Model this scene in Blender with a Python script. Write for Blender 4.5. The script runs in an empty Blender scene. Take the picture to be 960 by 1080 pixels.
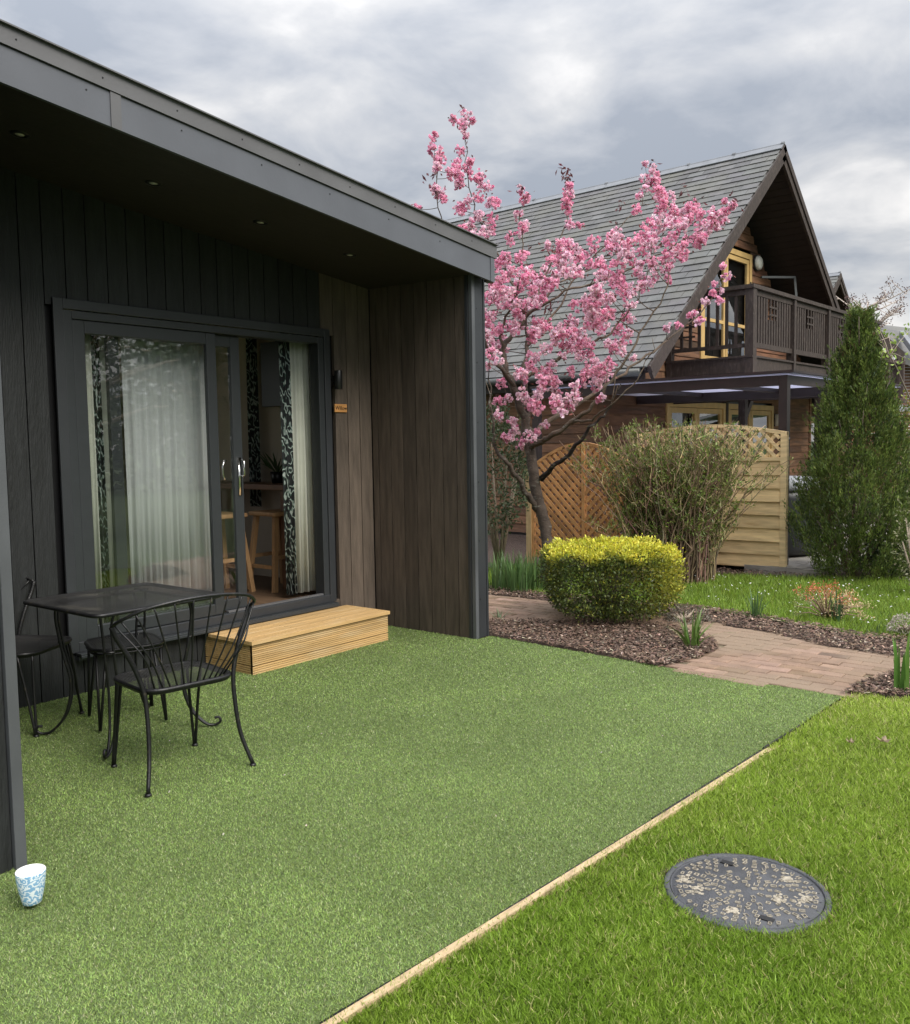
import bpy, math, random
import numpy as np
from mathutils import Vector, Matrix
random.seed(7); R=np.random.default_rng(11)
sc=bpy.context.scene; COL=sc.collection
# ---------------------------------------------------------------- camera
H=1.5; YAW=math.radians(38.8); PIT=math.radians(4.35); ROLL=.016; F=960.
fw=np.array([math.cos(YAW)*math.cos(PIT),math.sin(YAW)*math.cos(PIT),-math.sin(PIT)])
rt=np.array([math.sin(YAW),-math.cos(YAW),0.]); up0=np.cross(rt,fw)
r2=math.cos(ROLL)*rt-math.sin(ROLL)*up0; u2=math.cos(ROLL)*up0+math.sin(ROLL)*rt
CAM=np.array([0,0,H])
cd=bpy.data.cameras.new('camera'); cam=bpy.data.objects.new('camera',cd); COL.objects.link(cam)
cd.sensor_fit='HORIZONTAL'; cd.sensor_width=36; cd.lens=36; cd.clip_start=.05; cd.clip_end=1000
m=Matrix.Identity(4)
for i in range(3):
    m[i][0]=r2[i]; m[i][1]=u2[i]; m[i][2]=-fw[i]; m[i][3]=CAM[i]
cam.matrix_world=m; sc.camera=cam
def ray(px,py): return fw+(px-480)/F*r2-(py-540)/F*u2
def at(px,py,depth): return CAM+ray(px,py)*depth          # point of the place seen at that pixel, `depth` metres away
def on(px,py,ax,val):
    d=ray(px,py); return CAM+d*((val-CAM[ax])/d[ax])
# ---------------------------------------------------------------- world
sc.view_settings.view_transform='Standard'; sc.view_settings.look='None'
sc.view_settings.gamma=1; sc.view_settings.exposure=0.64; sc.view_settings.use_curve_mapping=False
SUN_EL,SUN_AZ=math.radians(43),math.radians(-96)   # azimuth from +x, counter-clockwise: the light comes from the garden side
w=bpy.data.worlds.new('World'); sc.world=w; w.use_nodes=True
nt=w.node_tree; nt.nodes.clear(); N=nt.nodes.new; L=nt.links.new
out=N('ShaderNodeOutputWorld'); bg=N('ShaderNodeBackground'); bg.inputs[1].default_value=.1
L(bg.outputs[0],out.inputs[0])
sky=N('ShaderNodeTexSky'); sky.sky_type='NISHITA'; sky.sun_disc=False; sky.sun_elevation=SUN_EL; sky.sun_rotation=math.radians(90)-SUN_AZ
tc=N('ShaderNodeTexCoord'); sep=N('ShaderNodeSeparateXYZ'); L(tc.outputs['Generated'],sep.inputs[0])
def M(op,a,b=None,c=None):
    n=N('ShaderNodeMath'); n.operation=op
    for i,v in enumerate((a,b,c)):
        if v is None: continue
        if hasattr(v,'is_output') or hasattr(v,'links'): L(v,n.inputs[i])
        else: n.inputs[i].default_value=v
    return n.outputs[0]
zz=M('MAXIMUM',sep.outputs[2],0.0); den=M('ADD',zz,.2)
cmb=N('ShaderNodeCombineXYZ'); L(M('DIVIDE',sep.outputs[0],den),cmb.inputs[0]); L(M('DIVIDE',sep.outputs[1],den),cmb.inputs[1]); cmb.inputs[2].default_value=3.3
n1=N('ShaderNodeTexNoise'); n1.inputs['Scale'].default_value=2.9; n1.inputs['Detail'].default_value=8; n1.inputs['Roughness'].default_value=.53; n1.inputs['Distortion'].default_value=.25
L(cmb.outputs[0],n1.inputs['Vector'])
n2=N('ShaderNodeTexNoise'); n2.inputs['Scale'].default_value=.75; n2.inputs['Detail'].default_value=2; n2.inputs['Distortion'].default_value=.3
L(cmb.outputs[0],n2.inputs['Vector'])
mixf=M('ADD',M('MULTIPLY',n1.outputs[0],.6),M('MULTIPLY',n2.outputs[0],.4))
cr=N('ShaderNodeValToRGB'); L(mixf,cr.inputs[0])
e=cr.color_ramp.elements; e[0].position=.38; e[0].color=(.35,.38,.435,1); e[1].position=.64; e[1].color=(.92,.895,.87,1)
x=e.new(.45); x.color=(.47,.49,.53,1); x=e.new(.52); x.color=(.60,.605,.62,1)
grad=M('MULTIPLY_ADD',M('POWER',zz,2.6),2.9,.68)
vm=N('ShaderNodeVectorMath'); vm.operation='SCALE'; L(cr.outputs[0],vm.inputs[0]); L(M('MULTIPLY',grad,10.),vm.inputs[3])
mx=N('ShaderNodeMixRGB'); mx.inputs[0].default_value=.93; L(sky.outputs[0],mx.inputs[1]); L(vm.outputs[0],mx.inputs[2]); L(mx.outputs[0],bg.inputs[0])
sl=bpy.data.lights.new('sun','SUN'); sl.energy=2.2; sl.angle=math.radians(32); sl.color=(1,.95,.86)
so=bpy.data.objects.new('sun',sl); COL.objects.link(so)
sd=Vector((math.cos(SUN_EL)*math.cos(SUN_AZ),math.cos(SUN_EL)*math.sin(SUN_AZ),math.sin(SUN_EL))); so.rotation_euler=sd.to_track_quat('Z','Y').to_euler()
# ---------------------------------------------------------------- helpers
def mat(name,col,rough=.6,var=.15,ns=6,bump=0,bs=60,stretch=(1,1,1),attr=False,metal=0,spec=.5,trans=0,alpha_grid=None,hue=None):
    m=bpy.data.materials.new(name); m.use_nodes=True; t=m.node_tree; n=t.nodes; l=t.links; p=n['Principled BSDF']
    p.inputs['Roughness'].default_value=rough; p.inputs['Metallic'].default_value=metal; p.inputs['Specular IOR Level'].default_value=spec
    tcn=n.new('ShaderNodeTexCoord'); mp=n.new('ShaderNodeMapping'); mp.inputs['Scale'].default_value=stretch; l.new(tcn.outputs['Object'],mp.inputs[0])
    no=n.new('ShaderNodeTexNoise'); no.inputs['Scale'].default_value=ns; no.inputs['Detail'].default_value=6; l.new(mp.outputs[0],no.inputs['Vector'])
    ramp=n.new('ShaderNodeMapRange'); ramp.inputs[1].default_value=.3; ramp.inputs[2].default_value=.7; ramp.inputs[3].default_value=1-var; ramp.inputs[4].default_value=1+var; l.new(no.outputs[0],ramp.inputs[0])
    sc_=n.new('ShaderNodeVectorMath'); sc_.operation='SCALE'; l.new(ramp.outputs[0],sc_.inputs[3])
    if attr:
        a=n.new('ShaderNodeAttribute'); a.attribute_name='Col'; mu=n.new('ShaderNodeVectorMath'); mu.operation='MULTIPLY'; l.new(a.outputs['Color'],mu.inputs[0]); mu.inputs[1].default_value=col; l.new(mu.outputs[0],sc_.inputs[0])
    else: sc_.inputs[0].default_value=col
    res=sc_.outputs[0]
    if hue:   # second colour in patches: (colour, noise scale, threshold lo, hi)
        n3=n.new('ShaderNodeTexNoise'); n3.inputs['Scale'].default_value=hue[1]; n3.inputs['Detail'].default_value=4; l.new(mp.outputs[0],n3.inputs['Vector'])
        mr=n.new('ShaderNodeMapRange'); mr.inputs[1].default_value=hue[2]; mr.inputs[2].default_value=hue[3]; l.new(n3.outputs[0],mr.inputs[0])
        mm=n.new('ShaderNodeMixRGB'); l.new(mr.outputs[0],mm.inputs[0]); l.new(res,mm.inputs[1]); mm.inputs[2].default_value=(*hue[0],1); res=mm.outputs[0]
    l.new(res,p.inputs['Base Color'])
    if bump:
        nb=n.new('ShaderNodeTexNoise'); nb.inputs['Scale'].default_value=bs; nb.inputs['Detail'].default_value=4; l.new(mp.outputs[0],nb.inputs['Vector'])
        b=n.new('ShaderNodeBump'); b.inputs['Strength'].default_value=bump; b.inputs['Distance'].default_value=.01; l.new(nb.outputs[0],b.inputs['Height']); l.new(b.outputs[0],p.inputs['Normal'])
    if trans:  # thin leaves and petals let light through
        tr=n.new('ShaderNodeBsdfTranslucent'); l.new(res,tr.inputs[0]); ms=n.new('ShaderNodeMixShader'); ms.inputs[0].default_value=trans
        l.new(p.outputs[0],ms.inputs[1]); l.new(tr.outputs[0],ms.inputs[2]); l.new(ms.outputs[0],n['Material Output'].inputs[0])
    if alpha_grid:  # punched holes every alpha_grid metres
        s2=n.new('ShaderNodeSeparateXYZ'); l.new(tcn.outputs['Object'],s2.inputs[0])
        def mth(op,a,b):
            q=n.new('ShaderNodeMath'); q.operation=op
            for i,v in enumerate((a,b)):
                if isinstance(v,(int,float)): q.inputs[i].default_value=v
                else: l.new(v,q.inputs[i])
            return q.outputs[0]
        fx=mth('SUBTRACT',mth('FRACT',mth('DIVIDE',s2.outputs[0],alpha_grid),0),.5); fy=mth('SUBTRACT',mth('FRACT',mth('DIVIDE',s2.outputs[1],alpha_grid),0),.5)
        rr=mth('ADD',mth('MULTIPLY',fx,fx),mth('MULTIPLY',fy,fy)); hole=mth('LESS_THAN',rr,.135)
        tp=n.new('ShaderNodeBsdfTransparent'); ms=n.new('ShaderNodeMixShader'); l.new(hole,ms.inputs[0]); l.new(p.outputs[0],ms.inputs[1]); l.new(tp.outputs[0],ms.inputs[2]); l.new(ms.outputs[0],n['Material Output'].inputs[0])
    return m
class MB:
    def __init__(s,off=(0,0,0)): s.v=[]; s.f=[]; s.c=[]; s.off=np.array(off,float); s.n=0
    def add(s,v,f,c=(1,1,1)):
        b=s.n; s.v.extend([tuple(map(float,p)) for p in v]); s.n+=len(v)
        for q in f: s.f.append(tuple(b+i for i in q)); s.c.append(c)
        return s
    def box(s,a,b,c=(1,1,1),rot=None,cen=None):
        a=np.minimum(a,b).astype(float) if False else np.array(a,float); b=np.array(b,float)
        v=[(x,y,z) for x in (a[0],b[0]) for y in (a[1],b[1]) for z in (a[2],b[2])]
        f=[(0,1,3,2),(4,6,7,5),(0,4,5,1),(2,3,7,6),(0,2,6,4),(1,5,7,3)]
        if rot is not None:
            o=np.array(cen if cen is not None else (a+b)/2); rm=np.array(rot); v=[tuple(o+rm@(np.array(p)-o)) for p in v]
        return s.add(v,f,c)
    def hexa(s,p,c=(1,1,1)):      # p: 8 points, bottom ring 4 then top ring 4
        return s.add(p,[(3,2,1,0),(4,5,6,7),(0,1,5,4),(1,2,6,5),(2,3,7,6),(3,0,4,7)],c)
    def bar(s,p,q,w,h,c=(1,1,1),upv=(0,0,1)):
        p=np.array(p,float); q=np.array(q,float); d=q-p; d/=np.linalg.norm(d); u=np.array(upv,float)
        if abs(d@u)>.99: u=np.array([1.,0,0])
        sx=np.cross(d,u); sx/=np.linalg.norm(sx); su=np.cross(sx,d)
        a=[-sx*w/2-su*h/2,sx*w/2-su*h/2,sx*w/2+su*h/2,-sx*w/2+su*h/2]
        return s.hexa([p+k for k in a]+[q+k for k in a],c)
    def tube(s,pts,rad,k=8,c=(1,1,1),cap=True,closed=False):
        P=np.array(pts,float); n=len(P); rad=np.broadcast_to(rad,(n,)).astype(float)
        T=np.gradient(P,axis=0); 
        if closed: T=np.roll(P,-1,0)-np.roll(P,1,0)
        T/=np.linalg.norm(T,axis=1)[:,None]+1e-12
        u=np.array([0,0,1.]) if abs(T[0][2])<.9 else np.array([1.,0,0]); u=u-T[0]*(u@T[0]); u/=np.linalg.norm(u)
        V=[]; an=np.arange(k)*2*math.pi/k
        for i in range(n):
            u=u-T[i]*(u@T[i]); u/=np.linalg.norm(u)+1e-12; w_=np.cross(T[i],u)
            for a in an: V.append(P[i]+rad[i]*(math.cos(a)*u+math.sin(a)*w_))
        Fc=[]
        for i in range(n if closed else n-1):
            j=(i+1)%n
            for a in range(k): Fc.append((i*k+a,i*k+(a+1)%k,j*k+(a+1)%k,j*k+a))
        if cap and not closed: Fc+= [tuple(range(k))[::-1],tuple((n-1)*k+a for a in range(k))]
        return s.add(V,Fc,c)
    def lathe(s,prof,k=32,cen=(0,0,0),c=(1,1,1),axis='z'):
        V=[]
        for r,z in prof:
            for a in range(k):
                t=2*math.pi*a/k; p=(r*math.cos(t),r*math.sin(t),z)
                if axis=='y': p=(p[0],p[2],p[1])
                if axis=='x': p=(p[2],p[0],p[1])
                V.append((p[0]+cen[0],p[1]+cen[1],p[2]+cen[2]))
        Fc=[(i*k+a,i*k+(a+1)%k,(i+1)*k+(a+1)%k,(i+1)*k+a) for i in range(len(prof)-1) for a in range(k)]
        return s.add(V,Fc,c)
    def build(s,name,material,parent=None,smooth=False,loc=None,bevel=0):
        V=np.array(s.v,float)-s.off
        if loc is not None: V=V-np.array(loc)
        me=bpy.data.meshes.new(name); me.from_pydata(V.tolist(),[],s.f); 
        ca=me.color_attributes.new('Col','FLOAT_COLOR','CORNER')
        cnt=[len(f) for f in s.f]; cc=np.repeat(np.array([(*c,1.) for c in s.c]),cnt,axis=0); ca.data.foreach_set('color',cc.ravel())
        me.materials.append(material)
        if smooth: me.polygons.foreach_set('use_smooth',[True]*len(me.polygons))
        o=bpy.data.objects.new(name,me); COL.objects.link(o)
        if parent: o.parent=parent
        if loc is not None: o.location=loc
        if bevel:
            b=o.modifiers.new('bevel','BEVEL'); b.width=bevel; b.segments=2; b.limit_method='ANGLE'
        return o
def bigmesh(name,V,Fsize,Cv,material,parent=None,loc=(0,0,0)):
    # V: (n*Fsize,3) unshared face corners, Cv: per-face colours (n,3)
    n=len(V)//Fsize; me=bpy.data.meshes.new(name); me.vertices.add(len(V)); me.vertices.foreach_set('co',(V-np.array(loc)).astype(np.float32).ravel())
    me.loops.add(len(V)); me.loops.foreach_set('vertex_index',np.arange(len(V),dtype=np.int32))
    me.polygons.add(n); me.polygons.foreach_set('loop_start',np.arange(n,dtype=np.int32)*Fsize)
    try: me.polygons.foreach_set('loop_total',np.full(n,Fsize,dtype=np.int32))
    except Exception: pass
    ca=me.color_attributes.new('Col','FLOAT_COLOR','CORNER'); cc=np.ones((n,4),np.float32); cc[:,:3]=Cv; ca.data.foreach_set('color',np.repeat(cc,Fsize,axis=0).ravel())
    me.update(calc_edges=True); me.validate(); me.materials.append(material)
    o=bpy.data.objects.new(name,me); COL.objects.link(o); o.location=loc
    if parent: o.parent=parent
    return o
def tag(o,label=None,cat=None,group=None,kind=None):
    if label: o['label']=label
    if cat: o['category']=cat
    if group: o['group']=group
    if kind: o['kind']=kind
    return o
def thing(name,loc,label,cat,group=None,rz=0):
    o=bpy.data.objects.new(name,None); COL.objects.link(o); o.location=loc; o.rotation_euler=(0,0,rz); o.empty_display_size=.1
    return tag(o,label,cat,group)
def kids(o): return [c for c in COL.objects if c.parent==o]
def copy_tree(o,parent=None):
    c=o.copy(); COL.objects.link(c); c.parent=parent
    for ch in kids(o):
        if ch is not c: copy_tree(ch,c)
    return c
def unit(a): return a/(np.linalg.norm(a,axis=-1,keepdims=True)+1e-9)
def leaves(P,D,Ln,Wd,roll=None):   # diamond leaves: base at P along D -> (n*4,3)
    n=len(P); D=unit(D); r=R.normal(size=(n,3)); S=unit(np.cross(D,r)); Ln=np.broadcast_to(Ln,(n,))[:,None]; Wd=np.broadcast_to(Wd,(n,))[:,None]
    nn=np.cross(S,D); mid=P+D*Ln*.5+nn*Ln*.08
    V=np.stack([P,mid+S*Wd/2,P+D*Ln,mid-S*Wd/2],1); return V.reshape(-1,3)
def jit(col,n,s=.15,h=.06):
    k=1+R.normal(size=(n,1))*s; c=np.array(col)*np.clip(k,.4,1.9)*(1+R.normal(size=(n,3))*h); return np.clip(c,0,1)
def inpoly(P,poly):
    x,y=P[:,0],P[:,1]; ins=np.zeros(len(P),bool); n=len(poly)
    for i in range(n):
        x1,y1=poly[i]; x2,y2=poly[(i+1)%n]
        c=((y1>y)!=(y2>y))&(x<(x2-x1)*(y-y1)/(y2-y1+1e-12)+x1); ins^=c
    return ins
def sample(poly,n,near=False):
    a=np.array(poly); lo,hi=a.min(0),a.max(0); out_=[]; tot=0
    while tot<n:
        P=R.uniform(lo,hi,size=(n*2,2)); P=P[inpoly(P,poly)]
        if near:
            d=P@fw[:2]; k=np.clip((near/np.maximum(d,.5))**1.6,0,1); P=P[R.uniform(size=len(P))<k]
        out_.append(P); tot+=len(P)
    return np.concatenate(out_)[:n]
def sheet(name,poly,z,material,label=None,kind='structure',th=0):
    m=MB(); n=len(poly); v=[(p[0],p[1],z) for p in poly]
    m.add(v,[tuple(range(n))])
    o=m.build(name,material); 
    tag(o,label,None,None,kind); return o
# ---------------------------------------------------------------- materials
WHITE=(1,1,1)
m_char=mat('charcoal_cladding',(.0165,.018,.019),.55,.3,3,.55,14,(9,9,1.2),attr=True)
m_brown=mat('brown_cladding',(.092,.071,.056),.6,.28,3,.5,14,(9,9,1.2),attr=True)
m_soff=mat('soffit_board',(.03,.025,.021),.6,.2,5,.2,20,(1,8,8))
m_fasc=mat('fascia_metal',(.105,.112,.13),.42,.1,2.5,.05,60,(1,1,1),spec=.5)
m_flash=mat('flashing_metal',(.115,.115,.122),.5,.12,3,.05,60)
m_trim=mat('corner_trim_metal',(.033,.036,.041),.42,.1,4,.08,80)
m_trimL=mat('corner_trim_edge',(.085,.09,.098),.42,.35,3,.08,60,(1,1,.4))
m_upvc=mat('anthracite_frame',(.032,.036,.040),.4,.06,20,.08,120)
m_black=mat('black_iron',(.008,.008,.009),.42,.3,25,.15,90,hue=((.05,.042,.026),30,.62,.75))
m_mesh=mat('black_perforated_steel',(.034,.033,.033),.45,.4,6,0,alpha_grid=.012,hue=((.13,.12,.10),5,.58,.75))
m_larch=mat('new_decking_timber',(.56,.36,.155),.6,.16,2.5,.25,30,(1,9,9),attr=True,hue=((.62,.46,.26),3,.5,.8))
m_fence=mat('fence_timber',(.80,.60,.33),.65,.2,3,.2,40,(1,1,8),attr=True,hue=((.38,.22,.09),2.2,.55,.8))
m_trel=mat('orange_trellis_timber',(.60,.31,.12),.65,.25,5,.2,40,attr=True)
m_post=mat('pale_post_timber',(.52,.37,.19),.7,.2,5,.2,30,(8,8,1))
m_edge=mat('edging_timber',(.50,.37,.22),.75,.25,8,.3,40,(1,8,8),hue=((.2,.14,.08),5,.55,.8))
m_board=mat('weathered_cedar_board',(.19,.095,.052),.75,.3,2.2,.4,26,(1.3,1.3,12),attr=True,hue=((.09,.055,.04),1.2,.5,.75))
m_dark=mat('dark_stained_wood',(.040,.028,.023),.7,.35,4,.35,30,(6,6,2),attr=True,hue=((.10,.078,.066),5,.55,.8))
m_soffit2=mat('dark_soffit_boards',(.022,.015,.014),.7,.2,4,.2,30)
m_perg=mat('brown_pergola_paint',(.032,.021,.021),.5,.2,5,.1,50)
m_slate=mat('grey_roof_slate',(.108,.107,.108),.6,.2,4,.3,40,attr=True,hue=((.125,.123,.105),1.6,.45,.75))
m_ridge=mat('lead_ridge',(.19,.20,.22),.5,.15,5,.05)
m_yel=mat('yellow_window_paint',(.62,.42,.17),.5,.12,6,.1,50)
m_glassw=mat('white_lamp_glass',(.75,.74,.68),.3,.05,5)
m_gut=mat('grey_gutter',(.05,.055,.055),.4,.1,5)
m_turf=mat('artificial_turf_backing',(.10,.14,.045),.95,.35,120,.6,260)
m_pile=mat('turf_fibre',(1,1,1),.55,.1,3,attr=True,trans=.25)
m_soil=mat('lawn_soil',(.035,.055,.014),.95,.4,40,.8,120)
m_grass=mat('grass_blade',(1,1,1),.5,.12,1.5,attr=True,trans=.35)
m_leaf=mat('leaf',(1,1,1),.45,.1,8,attr=True,trans=.3)
m_petal=mat('pink_petal',(1,1,1),.6,.06,8,attr=True,trans=.4)
m_bark=mat('cherry_bark',(.082,.062,.05),.85,.4,6,.9,40,(1,1,3),attr=True,hue=((.20,.19,.16),9,.58,.72))
m_twig=mat('shrub_cane',(1,1,1),.7,.2,15,attr=True)
m_mulch=mat('mulch_base',(.075,.048,.036),.95,.5,60,1,120)
m_chip=mat('bark_chip',(1,1,1),.85,.2,30,attr=True)
m_brick=mat('paving_brick',(1,1,1),.85,.22,7,.5,90,attr=True,hue=((.235,.172,.12),1.3,.40,.65))
m_sand=mat('paving_joint',(.17,.13,.085),.95,.35,30,.6,200,hue=((.08,.10,.03),3,.5,.7))
m_iron=mat('manhole_iron',(.065,.068,.076),.5,.25,12,.5,160)
m_sandm=mat('sand_in_manhole',(.38,.34,.27),.95,.3,60,.6,200)
m_conc=mat('concrete_slab',(.30,.28,.25),.85,.25,7,.4,60)
m_tub=mat('hot_tub_shell',(.035,.038,.042),.45,.15,5,.1,50)
m_lid=mat('hot_tub_cover',(.32,.34,.36),.6,.1,5,.1,30)
m_woodfl=mat('interior_floor_wood',(.12,.075,.045),.5,.3,3,.1,30,(8,1,1))
m_wallin=mat('interior_wall',(.50,.44,.36),.8,.05,5)
m_pine=mat('pine_furniture',(.42,.25,.12),.5,.2,4,.1,40,(6,6,1))
m_bar=mat('bar_top_wood',(.17,.085,.045),.45,.3,4,.1,40)
m_white=mat('white_curtain_lining',(.72,.74,.66),.8,.05,10,trans=.3)
m_blackpl=mat('black_plastic',(.008,.008,.009),.35,.1,10)
m_lampb=mat('black_lamp',(.012,.012,.012),.35,.1,10)
m_chrome=mat('chrome',(.75,.75,.74),.15,.05,10,metal=1)
m_sign=mat('light_oak_plaque',(.62,.30,.10),.5,.2,8,.1,60,(1,1,8))
m_ink=mat('engraved_ink',(.03,.018,.012),.7,.1,10)
m_brickw=mat('red_brick_wall',(.24,.13,.09),.85,.35,12,.5,30)
m_poly=bpy.data.materials.new('polycarbonate_sheet'); m_poly.use_nodes=True
p=m_poly.node_tree.nodes['Principled BSDF']; p.inputs['Base Color'].default_value=(.62,.63,.75,1); p.inputs['Roughness'].default_value=.25
_t=m_poly.node_tree; tr=_t.nodes.new('ShaderNodeBsdfTranslucent'); tr.inputs[0].default_value=(.75,.76,.88,1); ms=_t.nodes.new('ShaderNodeMixShader'); ms.inputs[0].default_value=.6
_t.links.new(p.outputs[0],ms.inputs[1]); _t.links.new(tr.outputs[0],ms.inputs[2]); _t.links.new(ms.outputs[0],_t.nodes['Material Output'].inputs[0])
def glass(name,tint=(.965,.975,.97),ior=1.5,boost=1.0,rip=.0):
    m=bpy.data.materials.new(name); m.use_nodes=True; t=m.node_tree; n=t.nodes; n.clear(); l=t.links
    o=n.new('ShaderNodeOutputMaterial'); g=n.new('ShaderNodeBsdfGlossy'); g.inputs[1].default_value=.0; tp=n.new('ShaderNodeBsdfTransparent'); tp.inputs[0].default_value=(*tint,1)
    fr=n.new('ShaderNodeFresnel'); fr.inputs[0].default_value=ior; mu=n.new('ShaderNodeMath'); mu.operation='MULTIPLY'; mu.inputs[1].default_value=boost; mu.use_clamp=True; l.new(fr.outputs[0],mu.inputs[0]); ge=n.new('ShaderNodeNewGeometry'); ib=n.new('ShaderNodeMath'); ib.operation='SUBTRACT'; ib.inputs[0].default_value=1; l.new(ge.outputs['Backfacing'],ib.inputs[1]); m2=n.new('ShaderNodeMath'); m2.operation='MULTIPLY'; l.new(mu.outputs[0],m2.inputs[0]); l.new(ib.outputs[0],m2.inputs[1]); mu=m2
    ms=n.new('ShaderNodeMixShader'); l.new(mu.outputs[0],ms.inputs[0]); l.new(tp.outputs[0],ms.inputs[1]); l.new(g.outputs[0],ms.inputs[2]); l.new(ms.outputs[0],o.inputs[0])
    if rip:
        tcn=n.new('ShaderNodeTexCoord'); no=n.new('ShaderNodeTexNoise'); no.inputs['Scale'].default_value=5; no.inputs['Detail'].default_value=1; l.new(tcn.outputs['Object'],no.inputs['Vector'])
        b=n.new('ShaderNodeBump'); b.inputs['Strength'].default_value=rip; b.inputs['Distance'].default_value=.01; l.new(no.outputs[0],b.inputs['Height']); l.new(b.outputs[0],g.inputs['Normal']); l.new(b.outputs[0],fr.inputs['Normal'])
    return m
m_glass=glass('window_glass',ior=1.52,boost=3.0,rip=.04)      # sealed double glazing: four reflecting faces
m_net=bpy.data.materials.new('net_curtain'); m_net.use_nodes=True; _t=m_net.node_tree; p=_t.nodes['Principled BSDF']; p.inputs['Base Color'].default_value=(.95,.95,.97,1); p.inputs['Roughness'].default_value=.9
tr=_t.nodes.new('ShaderNodeBsdfTranslucent'); tr.inputs[0].default_value=(.9,.9,.93,1); tp=_t.nodes.new('ShaderNodeBsdfTransparent')
a1=_t.nodes.new('ShaderNodeMixShader'); a1.inputs[0].default_value=.2; a2=_t.nodes.new('ShaderNodeMixShader'); a2.inputs[0].default_value=.10
_t.links.new(p.outputs[0],a1.inputs[1]); _t.links.new(tr.outputs[0],a1.inputs[2]); _t.links.new(a1.outputs[0],a2.inputs[1]); _t.links.new(tp.outputs[0],a2.inputs[2]); _t.links.new(a2.outputs[0],_t.nodes['Material Output'].inputs[0])
# patterned curtain: pale leaves on black
m_pat=bpy.data.materials.new('botanical_curtain'); m_pat.use_nodes=True; _t=m_pat.node_tree; n=_t.nodes; l=_t.links; p=n['Principled BSDF']; p.inputs['Roughness'].default_value=.85
tcn=n.new('ShaderNodeTexCoord'); mp=n.new('ShaderNodeMapping'); mp.inputs['Scale'].default_value=(1,1,.55); mp.inputs['Rotation'].default_value=(0,.5,0); l.new(tcn.outputs['Object'],mp.inputs[0])
wv=n.new('ShaderNodeTexWave'); wv.inputs['Scale'].default_value=9; wv.inputs['Distortion'].default_value=18; wv.inputs['Detail'].default_value=2.5; wv.inputs['Detail Scale'].default_value=1.6; l.new(mp.outputs[0],wv.inputs['Vector'])
cr=n.new('ShaderNodeValToRGB'); e=cr.color_ramp.elements; e[0].position=.55; e[0].color=(.012,.014,.016,1); e[1].position=.98; e[1].color=(.40,.45,.43,1); x=e.new(.78); x.color=(.06,.13,.10,1)
l.new(wv.outputs['Fac'],cr.inputs[0]); l.new(cr.outputs[0],p.inputs['Base Color'])
# ================================================================ GROUND
EDGE=[(1.0,1.80),(1.522,1.70),(2.2,1.655),(3.2,1.60),(4.272,1.548),(5.43,1.50)]
TURF=EDGE+[(5.44,2.3),(5.50,3.0),(5.56,3.7),(5.60,4.16),(5.44,4.18),(5.44,5.26),(.5,5.26),(.5,1.85)]
PATH=[(5.44,1.52),(5.75,1.50),(6.08,1.42),(6.30,1.36),(6.55,.7),(6.7,0),(8.2,0),(7.05,.9),(6.62,1.45),(6.69,1.95),(6.95,2.56),(7.04,3.1),(7.17,4.42),(7.14,5.24),(7.1,6.5),(7.2,9),(5.9,9),(5.95,5.2),(6.1,4.48),(6.3,3.9),(6.6,3.3),(6.3,2.62),(5.95,2.6),(5.40,2.66),(5.40,1.6)]
m_gr=mat('meadow_ground',(.05,.085,.02),.95,.35,3,.5,40)
sheet('ground',[(-300,-300),(300,-300),(300,300),(-300,300)],-.045,m_gr)
sheet('turf_base',TURF,0.0,m_turf)
LAWN=[(1.0,1.79),(1.522,1.69),(2.2,1.645),(3.2,1.59),(4.272,1.538),(5.43,1.49),(5.62,1.44),(5.55,1.30),(5.70,1.10),(6.1,.9),(6.35,.6),(6.4,-3),(-2,-8),(-8,-3),(-3,1.9)]
sheet('lawn',LAWN,-.012,m_soil)
sheet('paving_bed',PATH,-.008,m_sand)
LAWN2=[(7.38,0),(7.30,1.4),(7.22,1.9),(7.33,2.2),(7.50,2.75),(7.62,3.4),(7.5,4.5),(7.45,5.4),(7.45,7.5),(9.1,7.5),(9.3,5.2),(9.45,4.2),(9.9,3.25),(10.2,2.6),(10.6,1.9),(11.5,1.5),(12,0)]
sheet('far_lawn',LAWN2,-.014,m_soil)
sheet('flower_bed_soil',[(5.2,.2),(20,.2),(20,8.8),(5.2,9.2)],-.026,m_mulch)
# bricks of the path, one mesh
bm=MB(); rows=0
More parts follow.
